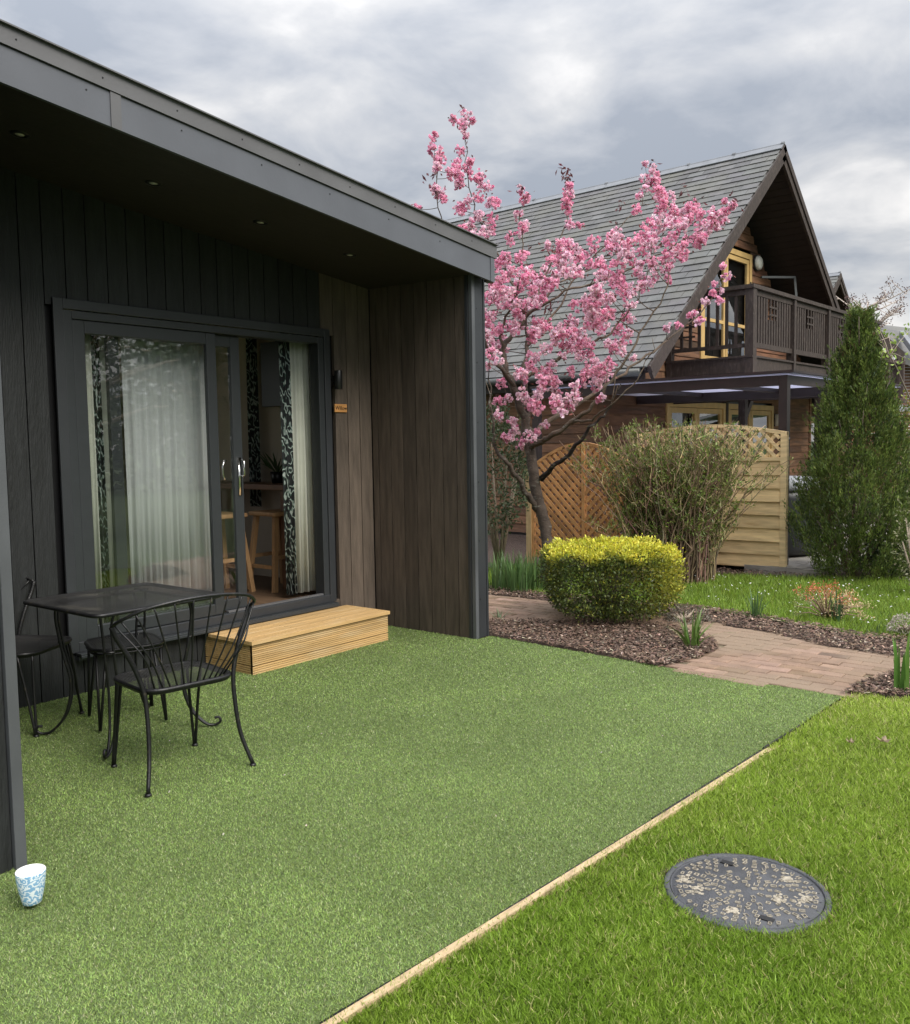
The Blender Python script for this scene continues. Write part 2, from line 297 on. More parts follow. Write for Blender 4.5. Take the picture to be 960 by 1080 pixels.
# two bands of courses that follow the path
for y0 in np.arange(.4,9,.104):
    pass
Lb,Wb=.20,.098
for i,xx in enumerate(np.arange(5.35,7.9,Wb+.004)):
    for j,yy in enumerate(np.arange(.2,9,Lb+.005)):
        cx_=xx+Wb/2; cy_=yy+(Lb/2 if i%2 else 0)
        sh=.10*math.sin(cy_*.8-1.5)
        if not inpoly(np.array([[cx_+sh,cy_]]),PATH)[0]: continue
        k=R.uniform(.85,1.15); base=np.array([.235,.155,.108])*k+np.array([.03,.02,.02])*R.normal()
        if R.uniform()<.03: base=base*.5
        a=R.normal()*.012; c_,s_=math.cos(a),math.sin(a); rx,ry=R.normal()*.006,R.normal()*.006
        rm=np.array([[c_,-s_,ry],[s_,c_,rx],[-ry,-rx,1]])
        z=.004+R.normal()*.0012
        hx,hy,t=Wb/2,Lb/2,.03; b=.005
        pts=[(-hx,-hy,-t),(hx,-hy,-t),(hx,hy,-t),(-hx,hy,-t),(-hx,-hy,-b),(hx,-hy,-b),(hx,hy,-b),(-hx,hy,-b),(-hx+b,-hy+b,0),(hx-b,-hy+b,0),(hx-b,hy-b,0),(-hx+b,hy-b,0)]
        pts=[np.array([cx_+sh,cy_,z])+rm@np.array(q) for q in pts]
        bm.add(pts,[(0,1,5,4),(1,2,6,5),(2,3,7,6),(3,0,4,7),(4,5,9,8),(5,6,10,9),(6,7,11,10),(7,4,8,11),(8,9,10,11)],tuple(np.clip(base,.02,1)))
o=bm.build('brick_path',m_brick); tag(o,None,None,None,'structure')
# bark mulch chips
BED1=[(5.46,2.72),(5.60,4.30),(5.62,5.0),(6.02,5.0),(6.05,4.5),(6.35,3.95),(7.2,3.7),(7.1,3.1),(6.55,2.75),(6.25,2.55),(5.95,2.56)]
BED1=[(5.42,2.66),(5.50,3.0),(5.60,4.2),(5.62,5.2),(5.98,5.2),(6.1,4.5),(6.36,4.0),(6.6,3.95),(6.72,3.2),(6.45,2.72),(6.15,2.55),(5.8,2.55)]
BED2=[(6.58,1.45),(6.66,1.95),(6.92,2.56),(7.02,3.1),(7.14,4.42),(7.1,5.5),(7.1,6.6),(7.5,6.6),(7.5,4.5),(7.64,3.4),(7.54,2.75),(7.36,2.2),(7.24,1.9),(7.35,1.2),(7.6,.6),(7.2,.6)]
BED3=[(5.46,1.52),(5.80,1.50),(6.10,1.43),(6.33,1.37),(6.55,.8),(6.6,.4),(6.3,.4),(6.1,.85),(5.72,1.08),(5.58,1.28)]
BED4=[(9.3,5.2),(9.45,4.2),(9.85,3.3),(10.2,2.6),(10.6,1.9),(11.5,1.5),(11.4,2.2),(10.9,2.9),(10.1,3.5),(9.8,5.2)]
def chips(name,poly,n,bump=.02):
    P=sample(poly,n); z=.008+R.uniform(0,bump,n); P3=np.column_stack([P,z]); a=R.uniform(0,6.283,n); d=np.column_stack([np.cos(a),np.sin(a),R.normal(size=n)*.25]); d=unit(d)
    s=np.column_stack([-np.sin(a),np.cos(a),R.normal(size=n)*.35]); s=unit(s); Ln=R.uniform(.012,.04,n)[:,None]; Wd=R.uniform(.005,.014,n)[:,None]
    V=np.stack([P3-d*Ln/2-s*Wd/2,P3+d*Ln/2-s*Wd/3,P3+d*Ln/2+s*Wd/2,P3-d*Ln/3+s*Wd/2],1).reshape(-1,3)
    c=jit((.15,.095,.068),n,.35,.05); k=R.uniform(size=n); c[k<.07]=jit((.38,.30,.23),(k<.07).sum(),.2); c[k>.75]*=.45
    o=bigmesh(name,V,4,c,m_chip); tag(o,'loose brown bark chippings spread over the flower beds','mulch',None,'stuff'); return o
chips('bark_mulch',BED1,15000,.025)['label']='brown bark chippings in the bed around the clipped golden shrub'
chips('bark_mulch',BED2,13000)['label']='brown bark chippings in the strip between brick path and far lawn'
chips('bark_mulch',BED3,4500)['label']='brown bark chippings in the corner bed at the right end of the path'
chips('bark_mulch',BED4,4500)['label']='dark bark chippings at the foot of the lapped fence and cypress'
# artificial turf pile
def blades(poly,n,near,h0,h1,w,cols,lean,z=0,bend=True,dens=None,cmix=None):
    P=sample(poly,n,near); 
    if dens is not None: P=P[R.uniform(size=len(P))<dens(P)]
    n=len(P); B=np.column_stack([P,np.full(n,z)]); a=R.uniform(0,6.283,n); h=R.uniform(h0,h1,n)
    dist=np.maximum(P@fw[:2],1.); ws=w*np.maximum(1,dist/4.)
    ln=lean*R.uniform(.3,1.3,n); d=np.column_stack([np.cos(a)*ln,np.sin(a)*ln,np.ones(n)]); d=unit(d); b=R.uniform(0,6.283,n); ws=ws*R.uniform(.6,1.5,n); s=np.column_stack([np.cos(b),np.sin(b),np.zeros(n)])*ws[:,None]/2
    tip=B+d*h[:,None]; mid=B+np.array([0,0,1])*h[:,None]*.45+(d*[1,1,0])*h[:,None]*.3
    if bend: V=np.stack([B-s,B+s,mid+s*.8,tip,mid-s*.8],1).reshape(-1,3); k=5
    else: V=np.stack([B-s,B+s,tip],1).reshape(-1,3); k=3
    c=cols(P,n); return V,k,c
def vn(P,s,seed):   # cheap smooth noise 0..1
    r_=np.random.default_rng(seed); t=0
    for i in range(5):
        q=r_.normal(size=2)*s; t=t+np.sin(P@q+r_.uniform(0,6.28))
    return np.clip(.5+t/6,0,1)
def turfcol(P,n):
    g=vn(P,2.2,8)[:,None]; c=jit((.25,.355,.095),n,.20,.05)*(.80+.30*g+.16*vn(P,6.,12)[:,None]); k=R.uniform(size=n); c[k<.10]=jit((.42,.46,.24),(k<.10).sum(),.15); c[k>.86]=jit((.085,.125,.03),(k>.86).sum(),.2); return c
V,k,c=blades(TURF,720000,2.8,.006,.013,.0025,turfcol,1.3,.0,False)
tag(bigmesh('turf_pile',V,k,c,m_pile),'short dense green artificial turf covering the terrace in front of the dark cabin','artificial turf',None,'stuff')
GR=[(1.0,1.775),(1.522,1.682),(2.2,1.632),(3.2,1.582),(4.272,1.527),(4.5,1.532),(5.43,1.488),(5.60,1.42),(5.52,1.30),(5.68,1.10),(6.1,.85),(6.3,.3),(3,.0),(1.2,.3),(.6,.8)]
MHC=(2.868,1.092)
def lawncol(P,n):
    f=vn(P,3.5,3)[:,None]; g=vn(P,1.1,5)[:,None]; sun=np.clip((P[:,:1]-1.1*P[:,1:2]-1.3)/2.5,0,1)
    a=np.array([.20,.34,.03]); b=np.array([.50,.62,.11]); dry=np.array([.62,.60,.26])
    c=a+(b-a)*np.clip(.25+.7*g-.2*f,0,1); c=c*(1+R.normal(size=(n,1))*.2); k=R.uniform(size=n)<(.08+.30*np.clip(g[:,0]*1.6-.7,0,1)); c[k]=dry*(1+R.normal(size=(k.sum(),1))*.18); return np.clip(c,0,1)
def mhd(P): 
    r=np.hypot(P[:,0]-MHC[0],P[:,1]-MHC[1]); return np.where(r<.262,0,1.)
V,k,c=blades(GR,300000,2.6,.016,.046,.0027,lawncol,.9,-.012,True,mhd)
tag(bigmesh('lawn_grass',V,k,c,m_grass),'bright green natural grass of the front lawn around the manhole cover','grass',None,'stuff')
def l2col(P,n): c=jit((.22,.33,.04),n,.22); return c
V,k,c=blades([(7.30,.6),(7.24,1.9),(7.35,2.2),(7.52,2.75),(7.64,3.4),(7.52,4.5),(7.47,6.4),(9.0,6.4),(9.3,5.2),(9.45,4.2),(9.85,3.3),(10.2,2.6),(10.6,1.9),(11.3,1.5),(9,.6)],60000,9.,.03,.08,.0035,l2col,.8,-.014,False)
tag(bigmesh('far_lawn_grass',V,k,c,m_grass),'bright green grass with daisies between brick path and lapped fence','grass',None,'stuff')
# daisies on the far lawn
n=130; P=sample([(7.35,1.5),(7.5,2.5),(7.7,3.5),(7.7,4.4),(9.2,4.3),(9.7,3.3),(10,2.6),(9.6,1.9),(8.2,1.4)],n); V=[];
for q in P:
    c0=np.array([q[0],q[1],.07+R.uniform(-.02,.015)]); r=R.uniform(.006,.010)
    V+= [c0+(r*math.cos(a),r*math.sin(a),R.normal()*.004) for a in np.arange(5)*1.2566]
tag(bigmesh('daisies',np.array(V),5,np.tile([.85,.85,.82],(n,1)),m_petal),'tiny white daisies scattered over the far lawn','daisies',None,'stuff')
# fallen petals on the turf
n=60; P=sample([(2,2.2),(5.2,1.7),(5.3,4),(2.2,4.8)],n); V=[]
for q in P:
    c0=np.array([q[0],q[1],.022]); r=R.uniform(.003,.006)
    V+=[c0+(r*math.cos(a),r*math.sin(a)*.7,R.normal()*.002) for a in np.arange(5)*1.2566]
tag(bigmesh('fallen_petals',np.array(V),5,jit((.62,.55,.5),n,.1),m_petal),'small pale petals fallen on the artificial turf','petals',None,'stuff')
# timber edging
eb=MB(); ed=np.array(EDGE); 
for i in range(len(ed)-1):
    a,b=ed[i],ed[i+1]; 
    if i==4: b=a+(b-a)*.12
    sh=np.array([0,-.012]); sh2=np.array([0,-.040])
    lz=[.010,.012,.014,.010,.004,-.008]
    za,zb=lz[i],lz[i+1]
    if i==4: zb=-.012
    eb.hexa([(*(a+sh2),-.10),(*(b+sh2),-.10),(*(b+sh),-.10),(*(a+sh),-.10),(*(a+sh2),za),(*(b+sh2),zb),(*(b+sh),zb),(*(a+sh),za)])
o=eb.build('timber_edging',m_edge,loc=(3,1.6,0)); tag(o,'thin pale timber edging strip between artificial turf and lawn','edging')
mm=MB(); 
for i in range(len(ed)-1):
    a,b=ed[i],ed[i+1]
    if i==4: b=a+(b-a)*.45
    mm.hexa([(a[0],a[1]-.011,-.05),(b[0],b[1]-.011,-.05),(b[0],b[1],-.05),(a[0],a[1],-.05),(a[0],a[1]-.011,.009),(b[0],b[1]-.011,.004),(b[0],b[1],.004),(a[0],a[1],.009)])
o2=mm.build('edging_membrane',m_blackpl,parent=None,loc=(3,1.6,0)); o2.parent=o; o2.location=(0,0,0)
# manhole cover
th=thing('manhole_cover',(MHC[0],MHC[1],0),'round dark iron manhole cover with sandy raised marks set in the lawn','manhole cover')
m=MB(); m.lathe([(.0,.004),(.238,.004),(.241,.001),(.244,.004)],64); o=m.build('lid',m_iron,th,True)
m=MB(); m.lathe([(.246,-.03),(.246,.004),(.248,.007),(.262,.007),(.266,.003),(.268,-.03)],64); m.build('rim',m_iron,th,True)
m=MB(); ms_=MB()
def glyph(mb,x,y,a,w,h,t=.0017,z0=.0042,z1=.0075,full=True):
    ca,sa=math.cos(a),math.sin(a)
    def seg(x0,y0,x1,y1):
        P=[(x0,y0),(x1,y0),(x1,y1),(x0,y1)]; P=[(x+ca*u-sa*v,y+sa*u+ca*v) for u,v in P]
        mb.hexa([(*q,z0) for q in P]+[(*q,z1) for q in P])
    seg(-w,-h,w,-h+t); seg(-w,h-t,w,h)
    if full: seg(-w,-h+t,-w+t,h-t); seg(w-t,-h+t,w,h-t)
    elif random.random()<.5: seg(-w,-h+t,-w+t,h-t)
for rr,nn in ((.03,5),(.053,9),(.077,14),(.101,19),(.125,23),(.149,27),(.173,32),(.196,36),(.217,40)):
    for i in range(nn):
        if random.random()<.10: continue
        a=2*math.pi*(i+random.uniform(-.15,.15))/nn+rr*9
        glyph(m,rr*math.cos(a),rr*math.sin(a),a+random.choice((0,1.57,.5,-.5)),random.uniform(.0065,.0105),random.uniform(.0045,.0075),full=random.random()<.65)
m.build('raised_marks',m_sandm,th)
m=MB()
for i in range(24):
    a=2*math.pi*i/24; glyph(m,.231*math.cos(a),.231*math.sin(a),a,.004,.0016,t=.0008,z1=.0055)
m.build('rim_lugs',m_iron,th)
for a in (.7,.7+math.pi):
    m=MB(); x_,y_=.19*math.cos(a),.19*math.sin(a); m.box((x_-.012,y_-.022,.0048),(x_+.012,y_+.022,.0078)); m.build('lifting_slot',m_blackpl,th)
for (u,v,r) in ((-.10,.13,.035),(-.16,-.02,.03),(-.05,.19,.03),(.06,-.17,.035),(.15,-.09,.035),(.0,-.11,.025)):
    
    k=26; m=MB()
    for _ in range(k):
        x_,y_=u+R.normal()*r*.5,v+R.normal()*r*.35
        if math.hypot(x_,y_)>.232: continue
        q=R.uniform(.004,.009); n0=6; ph=R.uniform(0,6)
        m.add([(x_+q*math.cos(ph+j)*R.uniform(.7,1.2),y_+q*math.sin(ph+j)*R.uniform(.7,1.2),.0046+_*0.00004) for j in np.arange(n0)*1.047],[tuple(range(n0))])
    m.build('mud_patch',m_sandm,th)
m=MB(); m.lathe([(.264,-.02),(.30,-.006),(.285,-.003),(.266,-.004)],48); m.build('soil_ring',m_mulch,th)
# ================================================================ CABIN
WY=5.24; WX=5.443     # facade plane, inner face of the right wing
cab=thing('cabin',(3.6,5.3,0),'dark charcoal and brown clad holiday cabin with overhanging sloping roof','cabin'); CO=(3.6,5.3,0)
def soffz(x): return 3.135-.1105*(x-1.976)
def planks(m,x0,x1,step,zb,ztf,axis='x',plane=WY,thick=.03,holes=(),tone=.12,out=-1,gap=.007):
    xs=np.arange(x0,x1-.02,step)
    for a in xs:
        b=min(a+step,x1); k=1+R.normal()*tone; c=(k,k,k); A,B=a+gap/2,b-gap/2
        segs=[(zb,None)]
        for h in holes:      # (x0,x1,z0,z1)
            if A<h[1]-.01 and B>h[0]+.01:
                segs=[(zb,h[2]),(h[3],None)]
        for s0,s1 in segs:
            zA=ztf(A) if s1 is None else s1; zB=ztf(B) if s1 is None else s1
            if zA-s0<.02: continue
            p0,p1=plane,plane-out*thick
            if axis=='x': m.hexa([(A,p0,s0),(B,p0,s0),(B,p1,s0),(A,p1,s0),(A,p0,zA),(B,p0,zB),(B,p1,zB),(A,p1,zA)],c)
            else: m.hexa([(p0,A,s0),(p0,B,s0),(p1,B,s0),(p1,A,s0),(p0,A,zA),(p0,B,zB),(p1,B,zB),(p1,A,zA)],c)
DX0,DX1,DZ0,DZ1=2.80,4.935,.27,2.35
m=MB(CO); planks(m,1.49,4.895,.1365,0,lambda x:soffz(x)+.02,holes=[(DX0,DX1,DZ0,DZ1)]); m.build('charcoal_wall',m_char,cab)
m=MB(CO); planks(m,4.895,5.44,.1365,0,lambda x:soffz(x)+.02,holes=[(DX0,DX1,DZ0,DZ1)]); m.build('brown_wall',m_brown,cab)
m=MB(CO); B=.06
m.box((1.3,WY+.034,0),(DX0,WY+.10,3.0)); m.box((DX1,WY+.034,0),(5.6,WY+.10,2.78)); m.box((DX0,WY+.034,DZ1),(DX1,WY+.10,2.82)); m.box((DX0,WY+.034,0),(DX1,WY+.10,DZ0))
m.build('wall_backing',m_blackpl,cab)
m=MB(CO); planks(m,4.215,WY-.004,.1365,0,lambda y:soffz(WX)+.02,axis='y',plane=WX,out=-1); m.build('wing_wall',m_brown,cab)
m=MB(CO); m.box((WX+.034,4.20,0),(5.585,9.2,2.74)); m.build('wing_outer_wall',m_char,cab)
# right corner trim
m=MB(CO); m.box((WX-.006,4.180,.0),(WX+.030,4.214,soffz(WX)+.03)); m.build('corner_trim_edge',m_trimL,cab,bevel=.003)
m=MB(CO); m.box((WX+.032,4.186,.0),(5.578,4.199,2.73)); m.box((5.580,4.181,.0),(5.600,4.26,2.73)); m.build('corner_trim',m_trim,cab,bevel=.002)
m=MB(CO); m.box((WX-.012,4.22,.0),(WX-.001,4.245,soffz(WX)+.01)); m.build('corner_trim_inner',m_trim,cab)
for z in (.3,.75,1.2,1.65,2.1,2.5):
    m=MB(CO); m.lathe([(0,4.1835),(.005,4.184),(.005,4.187)],8,(5.50,0,z),axis='y'); m.build('screw',m_blackpl,cab)
# left wing in front of the chair
m=MB(CO); m.box((.9,3.226,0),(1.452,3.30,3.18)); m.box((.9,3.31,0),(1.47,5.2,3.18)); m.build('left_wing_wall',m_char,cab)
m=MB(CO); m.box((1.456,3.205,.0),(1.497,3.262,3.18)); m.build('left_corner_trim',m_trimL,cab,bevel=.003)
m=MB(CO); m.box((1.475,3.27,0),(1.492,5.2,3.18)); m.build('left_wing_lining',m_char,cab)
# roof
def roofslab(m,x0,x1,y0,y1,zf,t):
    m.hexa([(x0,y0,zf(x0)-t),(x1,y0,zf(x1)-t),(x1,y1,zf(x1)-t),(x0,y1,zf(x0)-t),(x0,y0,zf(x0)),(x1,y0,zf(x1)),(x1,y1,zf(x1)),(x0,y1,zf(x0))])
topz=lambda x:3.352-.1063*(x-1.989); seamz=lambda x:3.270-.1095*(x-1.985); botz=lambda x:3.105-.1121*(x-1.976)
m=MB(CO); roofslab(m,.6,5.60,4.125,9.3,lambda x:topz(x)-.03,.10); roofslab(m,.6,1.5,3.1,4.12,lambda x:topz(x)-.03,.16); m.build('roof',m_blackpl,cab)
m=MB(CO); x0,x1=.7,5.60
m.hexa([(x0,4.10,botz(x0)),(x1,4.10,botz(x1)),(x1,4.122,botz(x1)),(x0,4.122,botz(x0)),(x0,4.10,seamz(x0)-.004),(x1,4.10,seamz(x1)-.004),(x1,4.122,seamz(x1)-.004),(x0,4.122,seamz(x0)-.004)]); m.build('fascia',m_fasc,cab)
x0,x1=.7,5.635; m=MB(CO)
m.hexa([(x0,4.088,seamz(x0)),(x1,4.088,seamz(x1)),(x1,4.123,seamz(x1)),(x0,4.123,seamz(x0)),(x0,4.088,topz(x0)),(x1,4.088,topz(x1)),(x1,4.123,topz(x1)),(x0,4.123,topz(x0))])
m.hexa([(x0,4.07,topz(x0)+.001),(x1,4.07,topz(x1)+.001),(x1,9.3,topz(x1)+.001),(x0,9.3,topz(x0)+.001),(x0,4.07,topz(x0)+.008),(x1,4.07,topz(x1)+.008),(x1,9.3,topz(x1)+.008),(x0,9.3,topz(x0)+.008)]); m.build('roof_flashing',m_flash,cab)
m=MB(CO); xj=2.50; m.hexa([(xj,4.093,botz(xj)-.003),(xj+.055,4.093,botz(xj+.055)-.003),(xj+.055,4.1,botz(xj+.055)-.003),(xj,4.1,botz(xj)-.003),(xj,4.093,seamz(xj)-.003),(xj+.055,4.093,seamz(xj+.055)-.003),(xj+.055,4.1,seamz(xj+.055)-.003),(xj,4.1,seamz(xj)-.003)])
m.build('fascia_joint',m_flash,cab)
m=MB(CO); x0=5.565;x1=5.612; m.hexa([(x0,4.094,botz(x0)-.004),(x1,4.094,botz(x1)-.004),(x1,4.16,botz(x1)-.004),(x0,4.16,botz(x0)-.004),(x0,4.094,seamz(x0)-.004),(x1,4.094,seamz(x1)-.004),(x1,4.16,seamz(x1)-.004),(x0,4.16,seamz(x0)-.004)]); m.build('fascia_end_cap',m_fasc,cab)
m=MB(CO)
for xs_ in np.arange(2.05,5.6,.41):
    m.lathe([(0,4.0855),(.0045,4.086),(.0045,4.09)],8,(xs_,0,topz(xs_)-.042),axis='y')
for xs_ in np.arange(2.38,5.5,.52):
    m.lathe([(0,4.0975),(.0045,4.098),(.0045,4.101)],8,(xs_,0,(seamz(xs_)*.75+botz(xs_)*.25)),axis='y')
m.build('fascia_screws',m_blackpl,cab)
m=MB(CO); x0,x1=1.3,5.56
m.hexa([(x0,4.124,soffz(x0)-.012),(x1,4.124,soffz(x1)-.012),(x1,WY+.04,soffz(x1)+.005),(x0,WY+.04,soffz(x0)+.005),(x0,4.124,soffz(x0)+.01),(x1,4.124,soffz(x1)+.01),(x1,WY+.04,soffz(x1)+.03),(x0,WY+.04,soffz(x0)+.03)]); m.build('soffit',m_soff,cab)
m=MB(CO); pts=[(5.66,y,2.86) for y in (4.3,6,8,9.2)]; m.tube(pts,.055,10); m.build('gutter',m_gut,cab,True)
# room inside
FZ=.30
m=MB(CO); m.box((1.6,WY+.10,FZ-.05),(5.40,8.2,FZ)); m.build('interior_floor',m_woodfl,cab)
m=MB(CO); m.box((1.55,8.2,FZ),(2.0,8.25,2.9)); m.box((4.0,8.2,FZ),(5.45,8.25,2.9)); m.box((2.0,8.2,FZ),(4.0,8.25,1.0)); m.box((2.0,8.2,2.45),(4.0,8.25,2.9)); m.box((1.5,WY+.11,FZ),(1.55,8.25,2.9)); m.box((5.401,WY+.11,FZ),(5.44,8.25,2.72)); m.build('interior_wall',m_wallin,cab)  # opening added in the unseen back wall so daylight brightens the room
m=MB(CO); m.box((1.5,WY+.11,2.62),(5.44,8.2,2.66)); m.build('interior_ceiling',m_wallin,cab)
# ---- sliding door
dr=MB(CO); yF=WY-.028
def frame(m,x0,x1,z0,z1,w,y0,y1,wb=None,wt=None):
    wb=w if wb is None else wb; wt=w if wt is None else wt
    m.box((x0,y0,z0),(x0+w,y1,z1)); m.box((x1-w,y0,z0),(x1,y1,z1)); m.box((x0+w,y0,z1-wt),(x1-w,y1,z1)); m.box((x0+w,y0,z0),(x1-w,y1,z0+wb))
tr_=MB(CO); frame(tr_,2.757,4.975,.262,2.392,.062,WY-.022,WY+.0-.002); door=tr_.build('patio_door',m_trim,cab,bevel=.004)
m=MB(CO); frame(m,2.822,4.912,.275,2.327,.055,WY-.012,WY+.09,.05,.05); m.build('frame',m_upvc,door,bevel=.004)
m=MB(CO); m.box((2.80,WY-.075,.245),(4.95,WY-.002,.262)); m.box((2.80,WY-.078,.232),(4.95,WY-.066,.250)); m.build('sill',m_upvc,door,bevel=.003)
m=MB(CO); frame(m,2.880,3.915,.328,2.274,.078,WY-.004,WY+.035); m.build('fixed_sash',m_upvc,door,bevel=.005)
m=MB(CO); m.box((2.956,WY+.012,.404),(3.839,WY+.018,2.198)); m.build('fixed_pane',m_glass,door)
m=MB(CO); frame(m,3.13,4.150,.335,2.272,.078,WY+.042,WY+.080); m.build('sliding_sash',m_upvc,door,bevel=.005)
m=MB(CO); m.box((3.206,WY+.055,.412),(4.074,WY+.061,2.196)); m.build('sliding_pane',m_glass,door)
m=MB(CO); m.box((3.95,WY+.0,.326),(4.86,WY+.03,.338)); m.build('track',m_flash,door)
# handle
m=MB(CO); hx=4.112; m.box((hx-.012,WY+.030,1.15),(hx+.012,WY+.042,1.42)); 
m.tube([(hx,WY+.03,1.40),(hx,WY-.005,1.405),(hx,WY-.018,1.39),(hx,WY-.018,1.30),(hx,WY-.005,1.285),(hx,WY+.03,1.29)],.007,8); m.build('handle',m_chrome,door,True)
m=MB(CO); m.tube([(hx-.10,WY+.054,1.40),(hx-.135,WY+.03,1.40),(hx-.15,WY+.03,1.36),(hx-.15,WY+.03,1.31),(hx-.135,WY+.03,1.27),(hx-.10,WY+.054,1.27)],.006,8); m.build('pull_handle',m_chrome,door,True)
# skirting vent at sill corner
m=MB(CO); m.box((2.80,WY-.05,.215),(2.86,WY-.002,.24)); m.build('sill_end_cap',m_upvc,door)
# ---- downlights
for i,(px,py) in enumerate(((21,143),(162,195),(275,238),(369,272))):
    q=on(px,py,1,4.66); zl=soffz(q[0])-.0125+.0148*(4.66-4.124); 
    t=thing('downlight',(q[0],4.66,zl),['','','',''][i] or ['leftmost of the four small round downlights in the dark soffit','second downlight from the left in the dark soffit','third downlight from the left in the dark soffit','rightmost soffit downlight above the wall lamp end of the porch'][i],'ceiling light','downlights in the porch soffit')
    t.rotation_euler=(0,math.atan(.1105),0)
    m=MB(); m.lathe([(.024,.004),(.026,-.005),(.045,-.004),(.048,.001),(.048,.006)],24); m.build('bezel',m_blackpl,t,True)
    m=MB(); m.lathe([(0,-.002),(.024,-.001),(.024,.004)],20); m.build('lens',m_glassw,t,True)
# ---- wall lamp
q=on(356,398,1,WY-.06); LX=q[0]
t=thing('wall_lamp',(LX,WY,1.93),'black cylindrical up-down lamp on brown cladding beside the door','wall lamp')
m=MB(); m.lathe([(.0,0),(.045,0),(.045,-.012),(0,-.012)],24,(-.02,0,.07),axis='y'); m.build('back_plate',m_lampb,t,True)
m=MB(); m.box((-.028,-.045,.06),(-.01,-.012,.08)); m.build('bracket',m_lampb,t)
m=MB(); m.lathe([(.022,.002),(.030,0),(.031,.002),(.031,.143),(.030,.145),(.022,.143)],24,(.0,-.07,0)); m.build('lamp_tube',m_lampb,t,True)
m=MB(); m.lathe([(0,.010),(.024,.010)],16,(.0,-.07,0)); m.build('lamp_lens',m_glassw,t)
# ---- name plaque
q=on(359.5,430.5,1,WY-.01)
t=thing('name_plaque',(q[0],WY,q[2]),'small light wood plaque with the word Willow under the wall lamp','sign')
m=MB(); m.box((-.066,-.014,-.032),(.066,-.001,.032)); m.build('plaque_board',m_sign,t,bevel=.003)
cu=bpy.data.curves.new('txt','FONT'); cu.body='Willow'; cu.size=.042; cu.align_x='CENTER'; cu.align_y='CENTER'; cu.extrude=.0008
to=bpy.data.objects.new('txt',cu); COL.objects.link(to); dg=bpy.context.evaluated_depsgraph_get(); me=bpy.data.meshes.new_from_object(to.evaluated_get(dg)); bpy.data.objects.remove(to)
me.materials.clear(); me.materials.append(m_ink); lo=bpy.data.objects.new('lettering',me); COL.objects.link(lo); lo.parent=t; lo.location=(0,-.0155,0); lo.rotation_euler=(math.pi/2,0,0)
# ---- curtains and furniture inside
def curtain(name,x0,x1,y,z0,z1,folds,amp,material,label,dx=0,loc=None,axis='x'):
    n=folds*10; m=MB(); V=[];
    for j,z in enumerate((z0,(z0+z1)/2,z1)):
        for i in range(n+1):
            u=i/n; s=x0+(x1-x0)*u; d=amp*(math.sin(u*folds*6.283+.4*j)+.35*math.sin(u*folds*2.7*6.283+1))*(1.0 if j<2 else .7)
            V.append((s,y+d,z) if axis=='x' else (y+d,s,z))
    Fc=[(j*(n+1)+i,j*(n+1)+i+1,(j+1)*(n+1)+i+1,(j+1)*(n+1)+i) for j in range(2) for i in range(n)]
    m.add(V,Fc); o=m.build(name,material,None,True,loc=(V[0][0],V[0][1],z0)); tag(o,label,'curtain')
    so_=o.modifiers.new('s','SOLIDIFY'); so_.thickness=.003; return o
def X(px,y,py=480): return on(px,py,1,y)[0]
curtain('net_curtain',X(134,5.46),X(224,5.46),5.46,.34,2.5,9,.022,m_net,'sheer white net curtain behind the large fixed glass pane')
curtain('lined_curtain',X(88,5.40),X(101,5.40),5.40,.33,2.5,2,.02,m_white,'white lined curtain edge at the far left of the glass door')
curtain('patterned_curtain',X(101,5.43),X(109,5.43),5.43,.33,2.5,2,.02,m_pat,'narrow dark botanical curtain seen through the left of the glass pane')
curtain('lined_curtain',X(110,5.47),X(122,5.47),5.47,.33,2.5,1,.012,m_white,'thin white curtain strip between the dark botanical one and the net curtain')
curtain('patterned_curtain',X(299,5.44),X(308.5,5.44),5.44,.33,2.5,2,.02,m_pat,'dark botanical leaf curtain edging the white curtain in the open doorway')
curtain('lined_curtain',X(308.5,5.42),X(334,5.42),5.42,.34,2.5,4,.024,m_white,'white curtain gathered at the right side of the open doorway')
ya,yb=on(262,430,0,5.32)[1],on(272,430,0,5.32)[1]
curtain('patterned_curtain',min(ya,yb),max(ya,yb),5.32,.95,2.5,3,.015,m_pat,'dark botanical curtain deep inside the room left of the television',axis='y')
a=on(276,362,0,5.34); b=on(304,428,0,5.34)
t=thing('television',(5.34,(a[1]+b[1])/2,b[2]),'black flat television on the inner side wall seen through the doorway','television'); hw_=abs(a[1]-b[1])/2
m=MB(); m.box((-.02,-hw_,0),(.02,hw_,a[2]-b[2])); m.build('screen',m_blackpl,t,bevel=.004)
m=MB(); m.box((.02,-.1,.1),(.055,.1,.3)); m.build('wall_bracket',m_blackpl,t)
bz=on(285,511,0,5.0)[2]; bx0,bx1,yB=4.98,5.38,6.35
t=thing('bar_table',(bx0,yB,FZ),'tall brown wooden bar table inside the open doorway','table')
m=MB(); m.box((0,-.55,bz-FZ-.045),(bx1-bx0,.9,bz-FZ)); m.build('tabletop',m_bar,t,bevel=.004)
for xx in (.06,bx1-bx0-.08):
    for yy in (-.48,.8): m=MB(); m.box((xx-.03,yy-.03,0),(xx+.03,yy+.03,bz-FZ-.046)); m.build('leg',m_bar,t)
